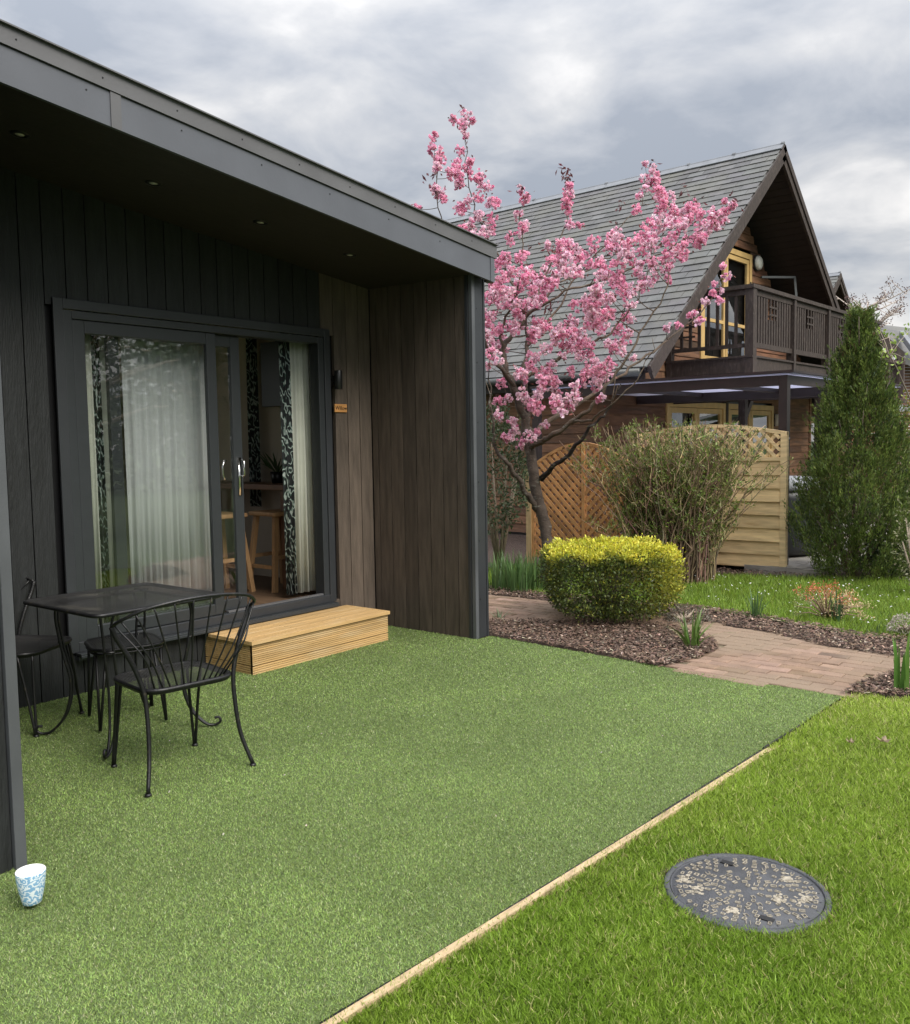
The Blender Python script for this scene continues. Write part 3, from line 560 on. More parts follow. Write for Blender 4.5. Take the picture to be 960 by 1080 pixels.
def stool(x,y,label,name='bar_stool'):
    t=thing(name,(x,y,FZ),label,'bar stool','pine bar stools inside the room'); h=.62
    m=MB(); m.box((-.17,-.17,h),(.17,.17,h+.035)); m.build('seat',m_pine,t,bevel=.01)
    for sx in (-1,1):
        for sy in (-1,1): m=MB(); m.bar((sx*.19,sy*.17,0),(sx*.12,sy*.12,h),.035,.04); m.build('leg',m_pine,t)
    m=MB()
    for sx in (-1,1): m.bar((sx*.168,-.15,.2),(sx*.168,.15,.2),.02,.03)
    for sy in (-1,1): m.bar((-.16,sy*.146,.28),(.16,sy*.146,.28),.02,.03)
    m.build('footrest',m_pine,t); return t
q=on(283,627,2,FZ); 
st1=stool(q[0]+.28,5.95,'pine bar stool nearer the white curtain in the open doorway')
st2=copy_tree(st1); st2.location=(q[0]-.17,6.15,FZ); st2['label']='pine bar stool partly behind the sliding door stile'
q=on(293,505,0,5.2)
t=thing('potted_plant',(5.2,q[1],bz),'spiky leaved houseplant on the bar table','plant')
m=MB(); m.lathe([(0,0),(.05,0),(.065,.1),(.055,.1),(.05,.02)],16); m.build('pot',m_blackpl,t,True)
n=26; aa=R.uniform(0,6.283,n); D=np.column_stack([np.cos(aa),np.sin(aa),R.uniform(.3,1.6,n)]); V=leaves(np.tile([0,0,.08],(n,1)),D,.24,.022); bigmesh('leaf_rosette',V,4,jit((.05,.09,.03),n),m_leaf,t)
# ---- doorstep
SX0,SX1,SY0=3.735,5.035,4.725; SH=.226
t=thing('doorstep',(4.38,4.97,0),'low step of new ridged pine decking below the patio door','step'); TO=(4.38,4.97,0)
m=MB(TO)
nb_=4; yy=SY0-.012
for i in range(nb_):
    y0=SY0-.015+i*(WY-.04-SY0)/nb_; y1=SY0-.015+(i+1)*(WY-.04-SY0)/nb_-.004; k=1+R.normal()*.06
    m.box((SX0-.012,y0,SH-.026),(SX1+.012,y1,SH),(k,k,k))
m.build('tread',m_larch,t,bevel=.002)
m=MB(TO)
for xs_ in (SX0+.02,SX0+.45,SX0+.87,SX1-.02):
    for i in range(nb_):
        for dy in (.03,.095): m.lathe([(0,.0008),(.0035,.0006),(.0035,-.001)],8,(xs_+R.normal()*.003,SY0-.015+i*(WY-.04-SY0)/nb_+dy,SH))
m.build('screws',m_blackpl,t)
def ridged(m,p0,p1,z0,z1,nrm,ribs=9):
    dz=(z1-z0)/ribs; p0=np.array(p0,float);p1=np.array(p1,float);nv=np.array(nrm,float)
    for i in range(ribs):
        za,zb=z0+i*dz,z0+(i+1)*dz; k=1+R.normal()*.06
        a=[p0-nv*.02,p1-nv*.02,p1,p0]
        m.hexa([(*q,za) for q in (p0-nv*.02,p1-nv*.02)]+[(*q,za) for q in (p1,p0)]+[(*q,zb-dz*.28) for q in (p0-nv*.02,p1-nv*.02,p1,p0)],(k,k,k))
m=MB(TO)
ridged(m,(SX0,SY0),(SX1,SY0),.0,.058,(0,-1),4); ridged(m,(SX0,SY0),(SX1,SY0),.062,.198,(0,-1),10); m.box((SX0+.02,SY0+.022,0),(SX1-.02,SY0+.03,.19),(.35,.3,.3)); m.build('front_riser',m_larch,t)
for xs_,nx in ((SX0,-1),(SX1,1)):
    m=MB(TO)
    for (za,zb,rb) in ((0,.058,4),(.062,.198,10)):
        dz=(zb-za)/rb
        for i in range(rb):
            k=1+R.normal()*.06; a_=xs_; b_=xs_-nx*.02
            m.box((min(a_,b_),SY0+.001,za+i*dz),(max(a_,b_),WY-.01,za+(i+.72)*dz),(k,k,k))
    m.box((min(xs_-nx*.022,xs_-nx*.03),SY0+.03,0),(max(xs_-nx*.022,xs_-nx*.03),WY-.01,.19),(.35,.3,.3))
    m.build('side_riser',m_larch,t)
# ================================================================ GARDEN FURNITURE
def bez(pts,n=10):
    P=np.array(pts,float); out_=[]
    P=np.vstack([2*P[0]-P[1],P,2*P[-1]-P[-2]])
    for i in range(1,len(P)-2):
        for t_ in np.linspace(0,1,n,endpoint=False):
            a,b,c_,d=P[i-1],P[i],P[i+1],P[i+2]; out_.append(.5*((2*b)+(-a+c_)*t_+(2*a-5*b+4*c_-d)*t_**2+(-a+3*b-3*c_+d)*t_**3))
    out_.append(P[-2]); return np.array(out_)
def rsq(w,d,r,k=6):
    o=[]
    for cx_,cy_,a0 in ((w/2-r,d/2-r,0),(-w/2+r,d/2-r,90),(-w/2+r,-d/2+r,180),(w/2-r,-d/2+r,270)):
        for i in range(k+1):
            a=math.radians(a0+90*i/k); o.append((cx_+r*math.cos(a),cy_+r*math.sin(a)))
    return o
def slab(m,ring,z0,z1,z_mid=None):
    n=len(ring); m.add([(x,y,z0) for x,y in ring]+[(x,y,z1) for x,y in ring],[tuple(range(n))[::-1],tuple(range(n,2*n))]+[(i,(i+1)%n,n+(i+1)%n,n+i) for i in range(n)])
TC=(2.595,4.325)
t=thing('bistro_table',(TC[0],TC[1],0),'square black wrought iron table with perforated top and scroll feet','table')
ring=rsq(.725,.715,.05); m=MB(); slab(m,ring,.716,.722); m.build('tabletop',m_mesh,t)
m=MB(); m.tube([(x*1.006,y*1.006,.712) for x,y in rsq(.73,.72,.052)],.0105,8,closed=True); m.build('table_rim',m_black,t,True)
m=MB()
for s_ in (-1,1): m.tube([(s_*.25,-.3,.70),(s_*.25,.3,.70)],.007,6); m.tube([(-.3,s_*.25,.70),(.3,s_*.25,.70)],.007,6)
m.build('apron_rod',m_black,t,True)
for sx,sy in ((-1,-1),(-1,1),(1,-1),(1,1)):
    m=MB(); fx,fy=sx*.26-.02,sy*.25-.10*(sy>0)*0
    for off in (-.016,.016):
        ox,oy=-sy*off*1.0,sx*off
        pts=[(sx*.235+ox*1.6,sy*.235+oy*1.6,.705),(sx*.245+ox,sy*.24+oy,.62),(sx*.225+ox,sy*.225+oy,.45),(sx*.20+ox,sy*.20+oy,.28),(sx*.225+ox*.6,sy*.22+oy*.6,.12),(sx*.275+ox*.3,sy*.27+oy*.3,.03),(sx*.315,sy*.305,.012),(sx*.338,sy*.328,.03),(sx*.332,sy*.322,.052),(sx*.315,sy*.308,.05)]
        m.tube(bez(pts,6),.0068,7)
    m.tube([(sx*.235+.018*-sy,sy*.235+.018*sx,.5),(sx*.235-.018*-sy,sy*.235-.018*sx,.5)],.006,6)
    m.build('leg',m_black,t,True)
def chair(loc,rz,label):
    t=thing('garden_chair',(loc[0],loc[1],0),label,'chair','black wrought iron garden chairs',rz)
    ring=rsq(.43,.40,.09); m=MB(); slab(m,ring,.437,.443); m.build('seat',m_mesh,t)
    m=MB(); m.tube([(x*1.01,y*1.01,.435) for x,y in rsq(.43,.40,.09)],.0105,8,closed=True); m.tube([(x,y,.424) for x,y in rsq(.425,.395,.09)],.008,6,closed=True); m.build('seat_rim',m_black,t,True)
    # back rail: bows out at the top, its ends run down and become the rear legs
    top=[(-.335,-.13,.735),(-.325,-.20,.77),(-.25,-.27,.815),(-.13,-.305,.838),(0,-.315,.845),(.13,-.305,.838),(.25,-.27,.815),(.325,-.20,.77),(.335,-.13,.735)]
    tp_=bez(top,6); m=MB(); m.tube(tp_,.008,8); m.build('back_rail',m_black,t,True)
    for s_ in (-1,1):
        m=MB(); pts=[(s_*.335,-.13,.735),(s_*.315,-.135,.68),(s_*.262,-.15,.57),(s_*.222,-.165,.445),(s_*.215,-.18,.32),(s_*.225,-.205,.16),(s_*.258,-.25,.012)]
        b_=bez(pts,6); m.tube(b_,np.linspace(.0125,.0095,len(b_)),8); m.lathe([(0,.0),(.016,.0),(.014,.012),(0,.014)],12,(s_*.258,-.25,0)); m.build('rear_leg',m_black,t,True)
        m=MB(); m.tube(bez([(s_*.165,.185,.43),(s_*.185,.20,.22),(s_*.205,.215,.012)],5),.0075,7); m.tube(bez([(s_*.212,.13,.43),(s_*.210,.175,.22),(s_*.212,.215,.012)],5),.0075,7); m.lathe([(0,.0),(.015,.0),(.013,.012),(0,.014)],12,(s_*.208,.215,0)); m.build('front_leg',m_black,t,True)
    nsp=12
    for i in range(nsp):
        u=(i+.5)/nsp; P=tp_[int(round(u*(len(tp_)-1)))]; sx_=-.185+.37*u; bx_=(sx_,-.200+.05*(abs(sx_)/.19)**3,.44); mid=((P[0]*.45+sx_*.55),-.235-.02*(1-abs(u-.5)*2)+.0,.60)
        m=MB(); m.tube(bez([P,mid,bx_],5),.0042,6); m.build('back_spindle',m_black,t,True)
    return t
ch1=chair((2.425,3.655),math.radians(-7.4),'black iron garden chair in the foreground with its fanned wire back to the viewer')
ch2=copy_tree(ch1); ch2.location=(2.325,4.93,0); ch2.rotation_euler=(0,0,math.radians(180+29)); ch2['label']='black iron garden chair half hidden behind the left corner trim, facing the table'
# stool behind the table
t=thing('iron_stool',(2.70,4.52,0),'low backless black iron seat pushed under the far side of the table','stool',None,math.radians(-20))
m=MB(); slab(m,rsq(.36,.34,.09),.437,.442); m.build('seat',m_mesh,t)
m=MB(); m.tube([(x,y,.436) for x,y in rsq(.365,.345,.09)],.0105,8,closed=True); m.tube([(x,y,.415) for x,y in rsq(.36,.34,.09)],.007,6,closed=True); m.build('seat_rim',m_black,t,True)
for sx in (-1,1):
    for sy in (-1,1):
        m=MB(); m.tube([(sx*.12,sy*.15,.43),(sx*.17,sy*.165,.012)],.0075,7); m.tube([(sx*.165,sy*.11,.43),(sx*.172,sy*.165,.012)],.0075,7); m.build('leg',m_black,t,True)
# mug
m_mug=bpy.data.materials.new('blue_floral_glaze'); m_mug.use_nodes=True; _t=m_mug.node_tree; n=_t.nodes; l=_t.links; p=n['Principled BSDF']; p.inputs['Roughness'].default_value=.22
tcn=n.new('ShaderNodeTexCoord'); wv=n.new('ShaderNodeTexWave'); wv.wave_type='RINGS'; wv.inputs['Scale'].default_value=14; wv.inputs['Distortion'].default_value=16; wv.inputs['Detail'].default_value=2; wv.inputs['Detail Scale'].default_value=3.0; l.new(tcn.outputs['Object'],wv.inputs['Vector'])
cr=n.new('ShaderNodeValToRGB'); e=cr.color_ramp.elements; e[0].position=.30; e[0].color=(.22,.42,.64,1); e[1].position=.72; e[1].color=(.74,.82,.87,1); l.new(wv.outputs['Fac'],cr.inputs[0]); l.new(cr.outputs[0],p.inputs['Base Color'])
q=on(34,952,2,.018); t=thing('mug',(q[0],q[1],.018),'white handleless beaker with light blue floral pattern on the turf','mug')
m=MB(); m.lathe([(.0,.0),(.026,.0),(.030,.004),(.034,.022),(.041,.055),(.0455,.085),(.0465,.104),(.0465,.108),(.0455,.109)],48); m.build('body',m_mug,t,True)
m_por=mat('white_porcelain',(.82,.82,.80),.2,.02,5)
m=MB(); m.lathe([(.0465,.1085),(.0452,.1105),(.0435,.108),(.0425,.085),(.036,.04),(.028,.008),(0,.006)],48); m.build('inside_glaze',m_por,t,True)
# dead leaves on the lawn
for (px,py,sz,lb) in ((932,783,.035,'curled pale dead leaf lying on the front lawn, the larger one'),(897,784,.022,'small flat dead leaf left of the larger one on the lawn')):
    q=on(px,py,2,.03); m=MB()
    for i in range(4):
        a=i*1.6; c0=np.array([q[0],q[1],.035]); d=np.array([math.cos(a),math.sin(a),.25]); s_=np.array([-math.sin(a),math.cos(a),.3])
        m.add([c0,c0+d*sz*.6+s_*sz*.4,c0+d*sz+(0,0,.012),c0+d*sz*.6-s_*sz*.4],[(0,1,2,3)],(.30,.22,.14))
    o=m.build('dead_leaf',m_leaf,loc=(q[0],q[1],.03)); tag(o,lb,'leaf')
# ================================================================ CHALET
CX=(14.077,5.347,0); CR=math.radians(-2)
RX,RZ,EX,EZ,EX2=2.5,6.66,-2.37,2.54,7.37; YV,YW,YE=.5,1.5,9.6
SLP=(RZ-EZ)/(RX-EX); LS=math.hypot(RX-EX,RZ-EZ); ca_,sa_=(RX-EX)/LS,(RZ-EZ)/LS
def sp(side,s,y,h):   # point on a roof slope: s metres up from the eave, h above its plane
    if side<0: return np.array([EX+s*ca_-h*sa_,y,EZ+s*sa_+h*ca_])
    return np.array([EX2-s*ca_+h*sa_,y,EZ+s*sa_+h*ca_])
def rowbox(m,side,s0,s1,y0,y1,h0,h1,h2,h3,c=WHITE):
    P=[sp(side,s0,y0,h0),sp(side,s1,y0,h1),sp(side,s1,y1,h1),sp(side,s0,y1,h0),sp(side,s0,y0,h2),sp(side,s1,y0,h3),sp(side,s1,y1,h3),sp(side,s0,y1,h2)]
    m.hexa(P,c)
def build_chalet(label,detail=True):
    C_=thing('chalet',CX,label,'chalet','steep roofed timber chalets',CR)
    rf=MB()
    for side in (-1,1): rowbox(rf,side,0,LS-.05,YV+.04,YE,-.13,-.13,-.02,-.02)
    roof=rf.build('roof',m_soffit2,C_)
    m=MB(); ex=.19; nr=int(LS/ex)+1
    for side in (-1,1):
        for i in range(nr):
            s0=i*ex-.03; s1=min(s0+ex+.06,LS-.0); w_=.30; off=(i%2)*w_/2
            if side>0: 
                rowbox(m,side,s0,s1,YV+.0,YE,-.012,-.018,.016,-.008,(.9,.9,.9)); continue
            for y in np.arange(YV-off,YE,w_):
                a=max(y+.003,YV-.02); b=min(y+w_-.003,YE)
                if b-a<.03: continue
                k=1+R.normal()*.10; tt=R.normal()*.002; c=(k,k*(1+R.normal()*.02),k*(1+R.normal()*.02))
                rowbox(m,side,s0,s1,a,b,-.012,-.018,.009+tt,-.010+tt,c)
    m.build('slates',m_slate,roof)
    m=MB()
    for y in np.arange(YV-.02,YE,.9):
        for side in (-1,1): rowbox(m,side,LS-.16,LS+.02,y,min(y+.893,YE),.004,.004,.024,.03)
        m.tube([(RX,y,RZ+.02),(RX,y+.05,RZ+.025)],.04,8); 
    m.tube([(RX,YV-.02,RZ+.012),(RX,YE,RZ+.012)],.03,8)
    m.build('ridge_cap',m_ridge,roof)
    m=MB()
    for side in (-1,1):
        P=[sp(side,0,YV-.02,-.24),sp(side,LS-.0,YV-.02,-.24),sp(side,LS,YV+.03,-.24),sp(side,0,YV+.03,-.24),sp(side,0,YV-.02,-.02),sp(side,LS,YV-.02,-.02),sp(side,LS,YV+.03,-.02),sp(side,0,YV+.03,-.02)]
        m.hexa(P); P=[p_+np.array([0,-.02,0])+0 for p_ in (sp(side,0,YV,-.10),sp(side,LS-.0,YV,-.10))]
        rowbox(m,side,-.01,LS+.01,YV-.045,YV-.022,-.12,-.12,-.01,-.01)
    m.build('verge_board',m_dark,roof)
    m=MB()
    for side in (-1,1):
        for i in range(int(LS/.15)): rowbox(m,side,.05+i*.15,.05+i*.15+.143,YV+.032,YW+.1,-.15,-.15,-.135,-.135)
    m.build('roof_soffit',m_soffit2,roof)
    m=MB(); gz=EZ-.09; m.tube([(EX-.03,YV+.1,gz),(EX-.03,YE,gz)],.06,10); m.build('gutter',m_gut,roof,True)
    m=MB(); m.box((EX+.06,YV+.08,EZ-.26),(EX+.09,YE,EZ-.03)); m.box((EX+.09,YW+.01,EZ-.26),(-1.9,YE,EZ-.22)); m.build('eaves_board',m_soffit2,roof)
    m=MB(); m.box((EX2-.1,YV+.08,EZ-.26),(EX2-.06,YE,EZ-.03)); m.build('eaves_board',m_soffit2,roof)
    XL,XR=-1.9,6.75
    # gable wall: horizontal lapped boards under the roof, openings left out
    doors=[(1.28,3.47,2.78,5.02),(.02,4.6,0,2.13)]
    m=MB(); bh=.145; z=0.02
    while z<6.3:
        zt=z+bh; hw=(RZ-.20-(zt))/SLP-.17; xa,xb=max(XL,RX-hw),min(XR,RX+hw)
        if xb-xa<.1: break
        seg=[(xa,xb)]
        for d in doors:
            if zt>d[2]+.02 and z<d[3]-.02:
                ns_=[]
                for a,b in seg:
                    if d[0]>a: ns_.append((a,min(b,d[0])))
                    if d[1]<b: ns_.append((max(a,d[1]),b))
                seg=ns_
        for a,b in seg:
            x=a
            while x<b-.02:
                x2=min(b,x+R.uniform(1.6,3.2)); k=1+R.normal()*.22; c=(k,k*(1+R.normal()*.03),k)
                m.hexa([(x+.002,YW-.032,z),(x2-.002,YW-.032,z),(x2-.002,YW,z),(x+.002,YW,z),(x+.002,YW-.012,zt+.01),(x2-.002,YW-.012,zt+.01),(x2-.002,YW,zt+.01),(x+.002,YW,zt+.01)],c); x=x2
        z+=bh
    m.build('gable_wall',m_board,C_)
    m=MB(); z=.02
    while z<2.5:
        y=YW+.05
        while y<YE:
            y2=min(YE,y+R.uniform(1.8,3.6)); k=1+R.normal()*.22
            if z<.3: k*=1.3
            m.hexa([(XL-.032,y,z),(XL,y,z),(XL,y2-.004,z),(XL-.032,y2-.004,z),(XL-.012,y,z+bh+.01),(XL,y,z+bh+.01),(XL,y2-.004,z+bh+.01),(XL-.012,y2-.004,z+bh+.01)],(k,k,k)); y=y2
        z+=bh
    m.build('side_wall',m_board,C_)
    m=MB(); m.box((XL-.045,YW-.045,0),(XL+.09,YW+.09,2.45)); m.build('corner_board',m_board,C_)
    m=MB(); m.box((XR-.05,YW-.045,0),(XR+.05,YW+.09,2.45)); m.build('corner_board',m_board,C_)
    m=MB(); core=.03; m.add([(XL+.02,YW+.06,0),(XR-.02,YW+.06,0),(XR-.02,YW+.06,2.5),(RX,YW+.06,6.2),(XL+.02,YW+.06,2.5)],[(0,1,2,3,4)])
    m.box((XR-.04,YW+.07,0),(XR,YE,2.5)); m.build('wall_core',m_blackpl,C_)
    # upper balcony door
    def yframe(m,x0,x1,z0,z1,w,y0,y1): 
        m.box((x0,y0,z0),(x0+w,y1,z1)); m.box((x1-w,y0,z0),(x1,y1,z1)); m.box((x0+w,y0,z1-w),(x1-w,y1,z1)); m.box((x0+w,y0,z0),(x1-w,y1,z0+w))
    m=MB(); yframe(m,1.28,3.47,2.79,5.02,.10,YW-.05,YW+.05); D=m.build('balcony_door',m_yel,C_,bevel=.004)
    for a,b in ((1.385,2.33),(2.345,3.365)):
        m=MB(); yframe(m,a,b,2.90,4.91,.085,YW-.03,YW+.02); m.box((a+.085,YW-.028,3.60),(b-.085,YW+.015,3.66)); m.build('door_leaf',m_yel,D,bevel=.003)
        m=MB(); m.box((a+.085,YW-.006,2.985),(b-.085,YW-.001,4.825)); m.build('door_pane',m_glass,D)
    m=MB(); m.box((3.37,YW-.06,4.35),(3.42,YW-.05,4.5)); m.box((3.37,YW-.06,3.0),(3.42,YW-.05,3.12)); m.build('hinge',m_gut,D)
    m=MB()
    for a,b in ((1.5,1.95),(2.42,2.78)):
        n=20; m.add([(a+(b-a)*(i/n)*(1 if z<.5 else .85),YW+.20+.03*math.sin(i*1.9),3.0+1.85*z) for z in (0,1) for i in range(n+1)],[(i,i+1,n+2+i,n+1+i) for i in range(n)])
    m.build('door_curtain',m_white,D,True)
    m=MB(); m.box((1.3,YW+.5,2.8),(3.45,YW+.52,5.0)); m.build('dark_room',m_wallin,D)
    # lower patio door
    m=MB(); yframe(m,.03,2.32,.0,2.15,.10,YW-.05,YW+.05); yframe(m,2.42,4.62,.0,2.15,.10,YW-.05,YW+.05); D=m.build('patio_door',m_yel,C_,bevel=.004)
    m=MB(); m.box((2.322,YW-.06,0),(2.418,YW+.04,2.2)); m.build('door_post',m_dark,D)
    for a,b in ((.14,1.17),(1.18,2.21),(2.53,3.51),(3.53,4.51)):
        m=MB(); yframe(m,a,b,.1,2.04,.09,YW-.03,YW+.02); m.build('door_leaf',m_yel,D)
        m=MB(); m.box((a+.09,YW-.006,.19),(b-.09,YW-.001,1.95)); m.build('door_pane',m_glass,D)
    # balcony
    m=MB(); W_=6.6; BT=2.78
    m.box((0,0,BT-.25),(W_,.045,BT)); m.box((0,.046,BT-.25),(.045,YW-.04,BT)); m.box((-.03,-.03,BT-.02),(W_,.06,BT+.01)); m.box((-.03,.061,BT-.02),(.06,YW-.04,BT+.01))
    B_=m.build('balcony',m_dark,C_)
    m=MB(); m.box((.06,.08,BT-.25),(W_,.13,BT-.33)); 
    m.box((.05,.05,BT-.33),(.12,YW-.04,BT-.251)); m.box((.12,.05,BT-.33),(W_,.12,BT-.251))
    for x in np.arange(.6,W_,.6): m.box((x,.13,BT-.2),(x+.05,YW-.04,BT-.04))
    m.build('joists',m_dark,B_)
    m=MB()
    for y in np.arange(.05,YW-.05,.145): m.box((.046,y,BT-.03),(W_,y+.138,BT-.001))
    m.build('deck_boards',m_dark,B_)
    for x in (0,1.72,3.42,5.12): m=MB(); w_=.13 if x==0 else .085; m.box((x-.01,-.035,BT-.26),(x+w_,.10,BT+1.04)); m.build('rail_post',m_dark,B_)
    m=MB(); m.box((-.01,YW-.14,BT-.26),(.10,YW-.045,BT+1.04)); m.build('rail_post',m_dark,B_)
    m=MB(); m.box((-.035,-.05,BT+1.041),(W_,.11,BT+1.10)); m.box((-.035,.111,BT+1.041),(.11,YW-.03,BT+1.10)); m.box((.13,0,BT+.95),(W_,.05,BT+1.03)); m.box((.01,.11,BT+.95),(.06,YW-.14,BT+1.03))
    m.box((.13,0,BT+.14),(W_,.05,BT+.22)); m.box((.01,.11,BT+.14),(.06,YW-.14,BT+.20)); m.build('hand_rail',m_dark,B_)
    m=MB(); k_=0
    for pi,x0 in enumerate((.15,1.83,3.53,5.23)):
        x1=min(x0+1.56,W_-.03); 
        xs=np.arange(x0+.02,x1-.05,.108); xs=list(xs)
        for j,x in enumerate(xs):
            cx_=len(xs)//2-1
            if cx_-1<=j<=cx_+1:
                zz0=BT+.22; 
                m.box((x,.008,zz0),(x+.066,.030,BT+.62)); 
            else: m.box((x,.008,BT+.22),(x+.066,.030,BT+.95))
        xc=xs[cx_]+.033     # cut-out motif: a small lattice cross
        for dx in (-.07,.07): m.box((xc+dx-.018,.002,BT+.60),(xc+dx+.018,.024,BT+.95))
        for dz in (.70,.82): m.box((xc-.15,-.006,BT+dz-.015),(xc+.15,.001,BT+dz+.015))
    m.build('front_balusters',m_dark,B_)
    m=MB()
    for y in np.arange(.24,YW-.16,.155): m.box((.02,y,BT+.20),(.048,y+.048,BT+.95))
    for z in (.36,.52,.68,.82): m.box((.012,.95,BT+z),(.019,YW-.14,BT+z+.035))
    m.build('side_balusters',m_dark,B_)
    for x in (.02,3.42): 
        m=MB(); m.box((x,.10,0),(x+.11,.21,BT-.335)); m.bar((x+.055,.16,1.75),(x+.6,.16,BT-.36),.07,.09); m.build('support_post',m_dark,B_)
    m=MB(); m.bar((3.3,YW-.3,4.55),(4.2,YW-.6,4.62),.04,.04); m.bar((4.2,YW-.6,4.62),(3.9,YW-.75,4.15),.04,.05); m.build('eaves_bracket',m_gut,C_)
    return C_
C1=build_chalet('steep roofed timber chalet with balcony and yellow framed windows beside the blossom tree')
C2=copy_tree(C1); ex_=np.array([math.cos(CR),math.sin(CR)]); ey_=np.array([-math.sin(CR),math.cos(CR)])
P2=np.array(CX[:2])+ex_*(16.33-RX)+ey_*(3.986-YV); C2.location=(P2[0],P2[1],0); C2['label']='farther chalet showing only its gable tip behind the cypress'
# lamps on the chalet
def W(x,y,z): 
    q=np.array(CX[:2])+ex_*x+ey_*y; return (q[0],q[1],z)
t=thing('bulkhead_lamp',W(3.70,YW-.035,4.90),'round pale wall lamp to the right of the upper yellow balcony door','wall lamp',None,CR)
m=MB(); m.lathe([(0,0),(.155,0),(.155,-.03),(.14,-.035)],24,axis='y'); m.build('lamp_base',m_gut,t,True)
m=MB(); m.lathe([(.14,-.03),(.135,-.07),(.09,-.10),(0,-.115)],24,axis='y'); m.build('lamp_globe',m_glassw,t,True)
t=thing('bulkhead_lamp',W(4.78,YW-.035,1.86),'white oblong wall lamp right of the lower yellow door frame','wall lamp',None,CR)
m=MB(); ring=rsq(.12,.24,.05); m.add([(x,-.0,z) for x,z in ring]+[(x,-.05,z) for x,z in ring]+[(x*.8,-.075,z*.88) for x,z in ring],[(i,(i+1)%28,28+(i+1)%28,28+i) for i in range(28)]+[(28+i,28+(i+1)%28,56+(i+1)%28,56+i) for i in range(28)]+[tuple(range(56,84))])
m.build('lamp_globe',m_glassw,t,True); m=MB(); m.box((-.065,-.005,-.125),(.065,.03,.125)); m.build('lamp_base',m_gut,t)
# ---- pergola over the hot tub (axes of the chalet)
PX,PY,PZ=-3.82,-2.02,2.19
t=thing('pergola',W(PX,PY,0),'dark brown pergola with clear sheet roof beside the timber chalet','pergola',None,CR)
def L_(m,a,b,c=WHITE): m.box(np.array(a)-np.array([PX,PY,0]),np.array(b)-np.array([PX,PY,0]),c)
m=MB(); L_(m,(PX,PY,0),(PX+.095,PY+.095,PZ)); m.build('post',m_perg,t)
m=MB(); L_(m,(PX,YW-.15,0),(PX+.095,YW-.055,PZ)); m.build('post',m_perg,t)
m=MB(); L_(m,(PX-.003,PY+.096,PZ-.115),(PX+.05,YW-.05,PZ-.0)); m.build('front_beam',m_perg,t)
m=MB(); L_(m,(PX+.096,PY,PZ-.10),(.3,PY+.05,PZ-.0)); m.build('side_beam',m_perg,t)
m=MB(); L_(m,(-1.0,PY+.05,PZ-.13),(-.93,YW-.05,PZ-.0)); m.build('rear_beam',m_perg,t)
m=MB(); L_(m,(.24,PY+.05,PZ-.1),(.30,YW-.05,PZ-.0)); m.build('rear_beam',m_perg,t)
for y in (-.85,.32): m=MB(); L_(m,(PX+.051,y,PZ-.06),(.24,y+.05,PZ-.0)); m.build('rafter',m_perg,t)
m=MB(); L_(m,(PX+.02,PY-.05,PZ+.004),(.4,YW-.04,PZ+.020)); m.build('roof_sheet',m_poly,t)
m=MB(); L_(m,(PX-.03,PY-.08,PZ+.021),(PX+.03,YW-.04,PZ+.05)); L_(m,(PX+.031,PY-.08,PZ+.021),(.4,PY-.03,PZ+.045)); m.build('edge_flashing',m_perg,t)
m=MB(); m.tube([np.array((PX+.0475,PY-.006,z))-np.array([PX,PY,0]) for z in (1.46,1.50)],.014,8); m.build('bracket',m_ridge,t,True); m=MB(); m.tube([np.array((PX+.0475,PY-.006,z))-np.array([PX,PY,0]) for z in (1.02,1.05)],.014,8); m.build('bracket',m_ridge,t,True); m=MB(); m.tube([np.array((PX+.0475,PY-.006,z))-np.array([PX,PY,0]) for z in (.52,.55)],.014,8); m.build('bracket',m_ridge,t,True)
# ---- hot tub on a slab
sheet('patio_slab_top',[W(-3.95,-2.25,0)[:2],W(-2.4,-2.6,0)[:2],W(2,-2.6,0)[:2],W(2,1.4,0)[:2],W(-3.7,1.4,0)[:2]],.068,m_conc)
m=MB(); 
for (a,b,c_,d_) in ((-3.95,-2.45,-2.75,-1.6),(-2.74,-2.45,-1.5,-1.6)):
    P=[W(a,b,0),W(c_,b-.05,0),W(c_,d_,0),W(a,d_,0)]; m.hexa([(p_[0],p_[1],-.04) for p_ in P]+[(p_[0],p_[1],.064) for p_ in P])
o=m.build('stone_step',m_conc,loc=(10.3,3.1,0)); tag(o,None,None,None,'structure')
HC=np.array([11.25,4.02]); v_=ray(865,590)[:2]; v_/=np.linalg.norm(v_); HR=abs(HC[0]*v_[1]-HC[1]*v_[0]); 
t=thing('hot_tub',(HC[0],HC[1],.07),'large dark grey round hot tub behind the end of the lapped fence','hot tub')
m=MB(); m.lathe([(0,0.03),(HR*.93,0.03),(HR*.985,.10),(HR,.30),(HR,.70),(HR*.99,.78),(HR*.9,.80)],64); m.build('shell',m_tub,t,True)
m=MB(); m.lathe([(HR*.9,.79),(HR*1.02,.80),(HR*1.03,.84),(HR*1.02,.90),(HR*.95,.94),(0,.96)],64); m.build('cover',m_lid,t,True)
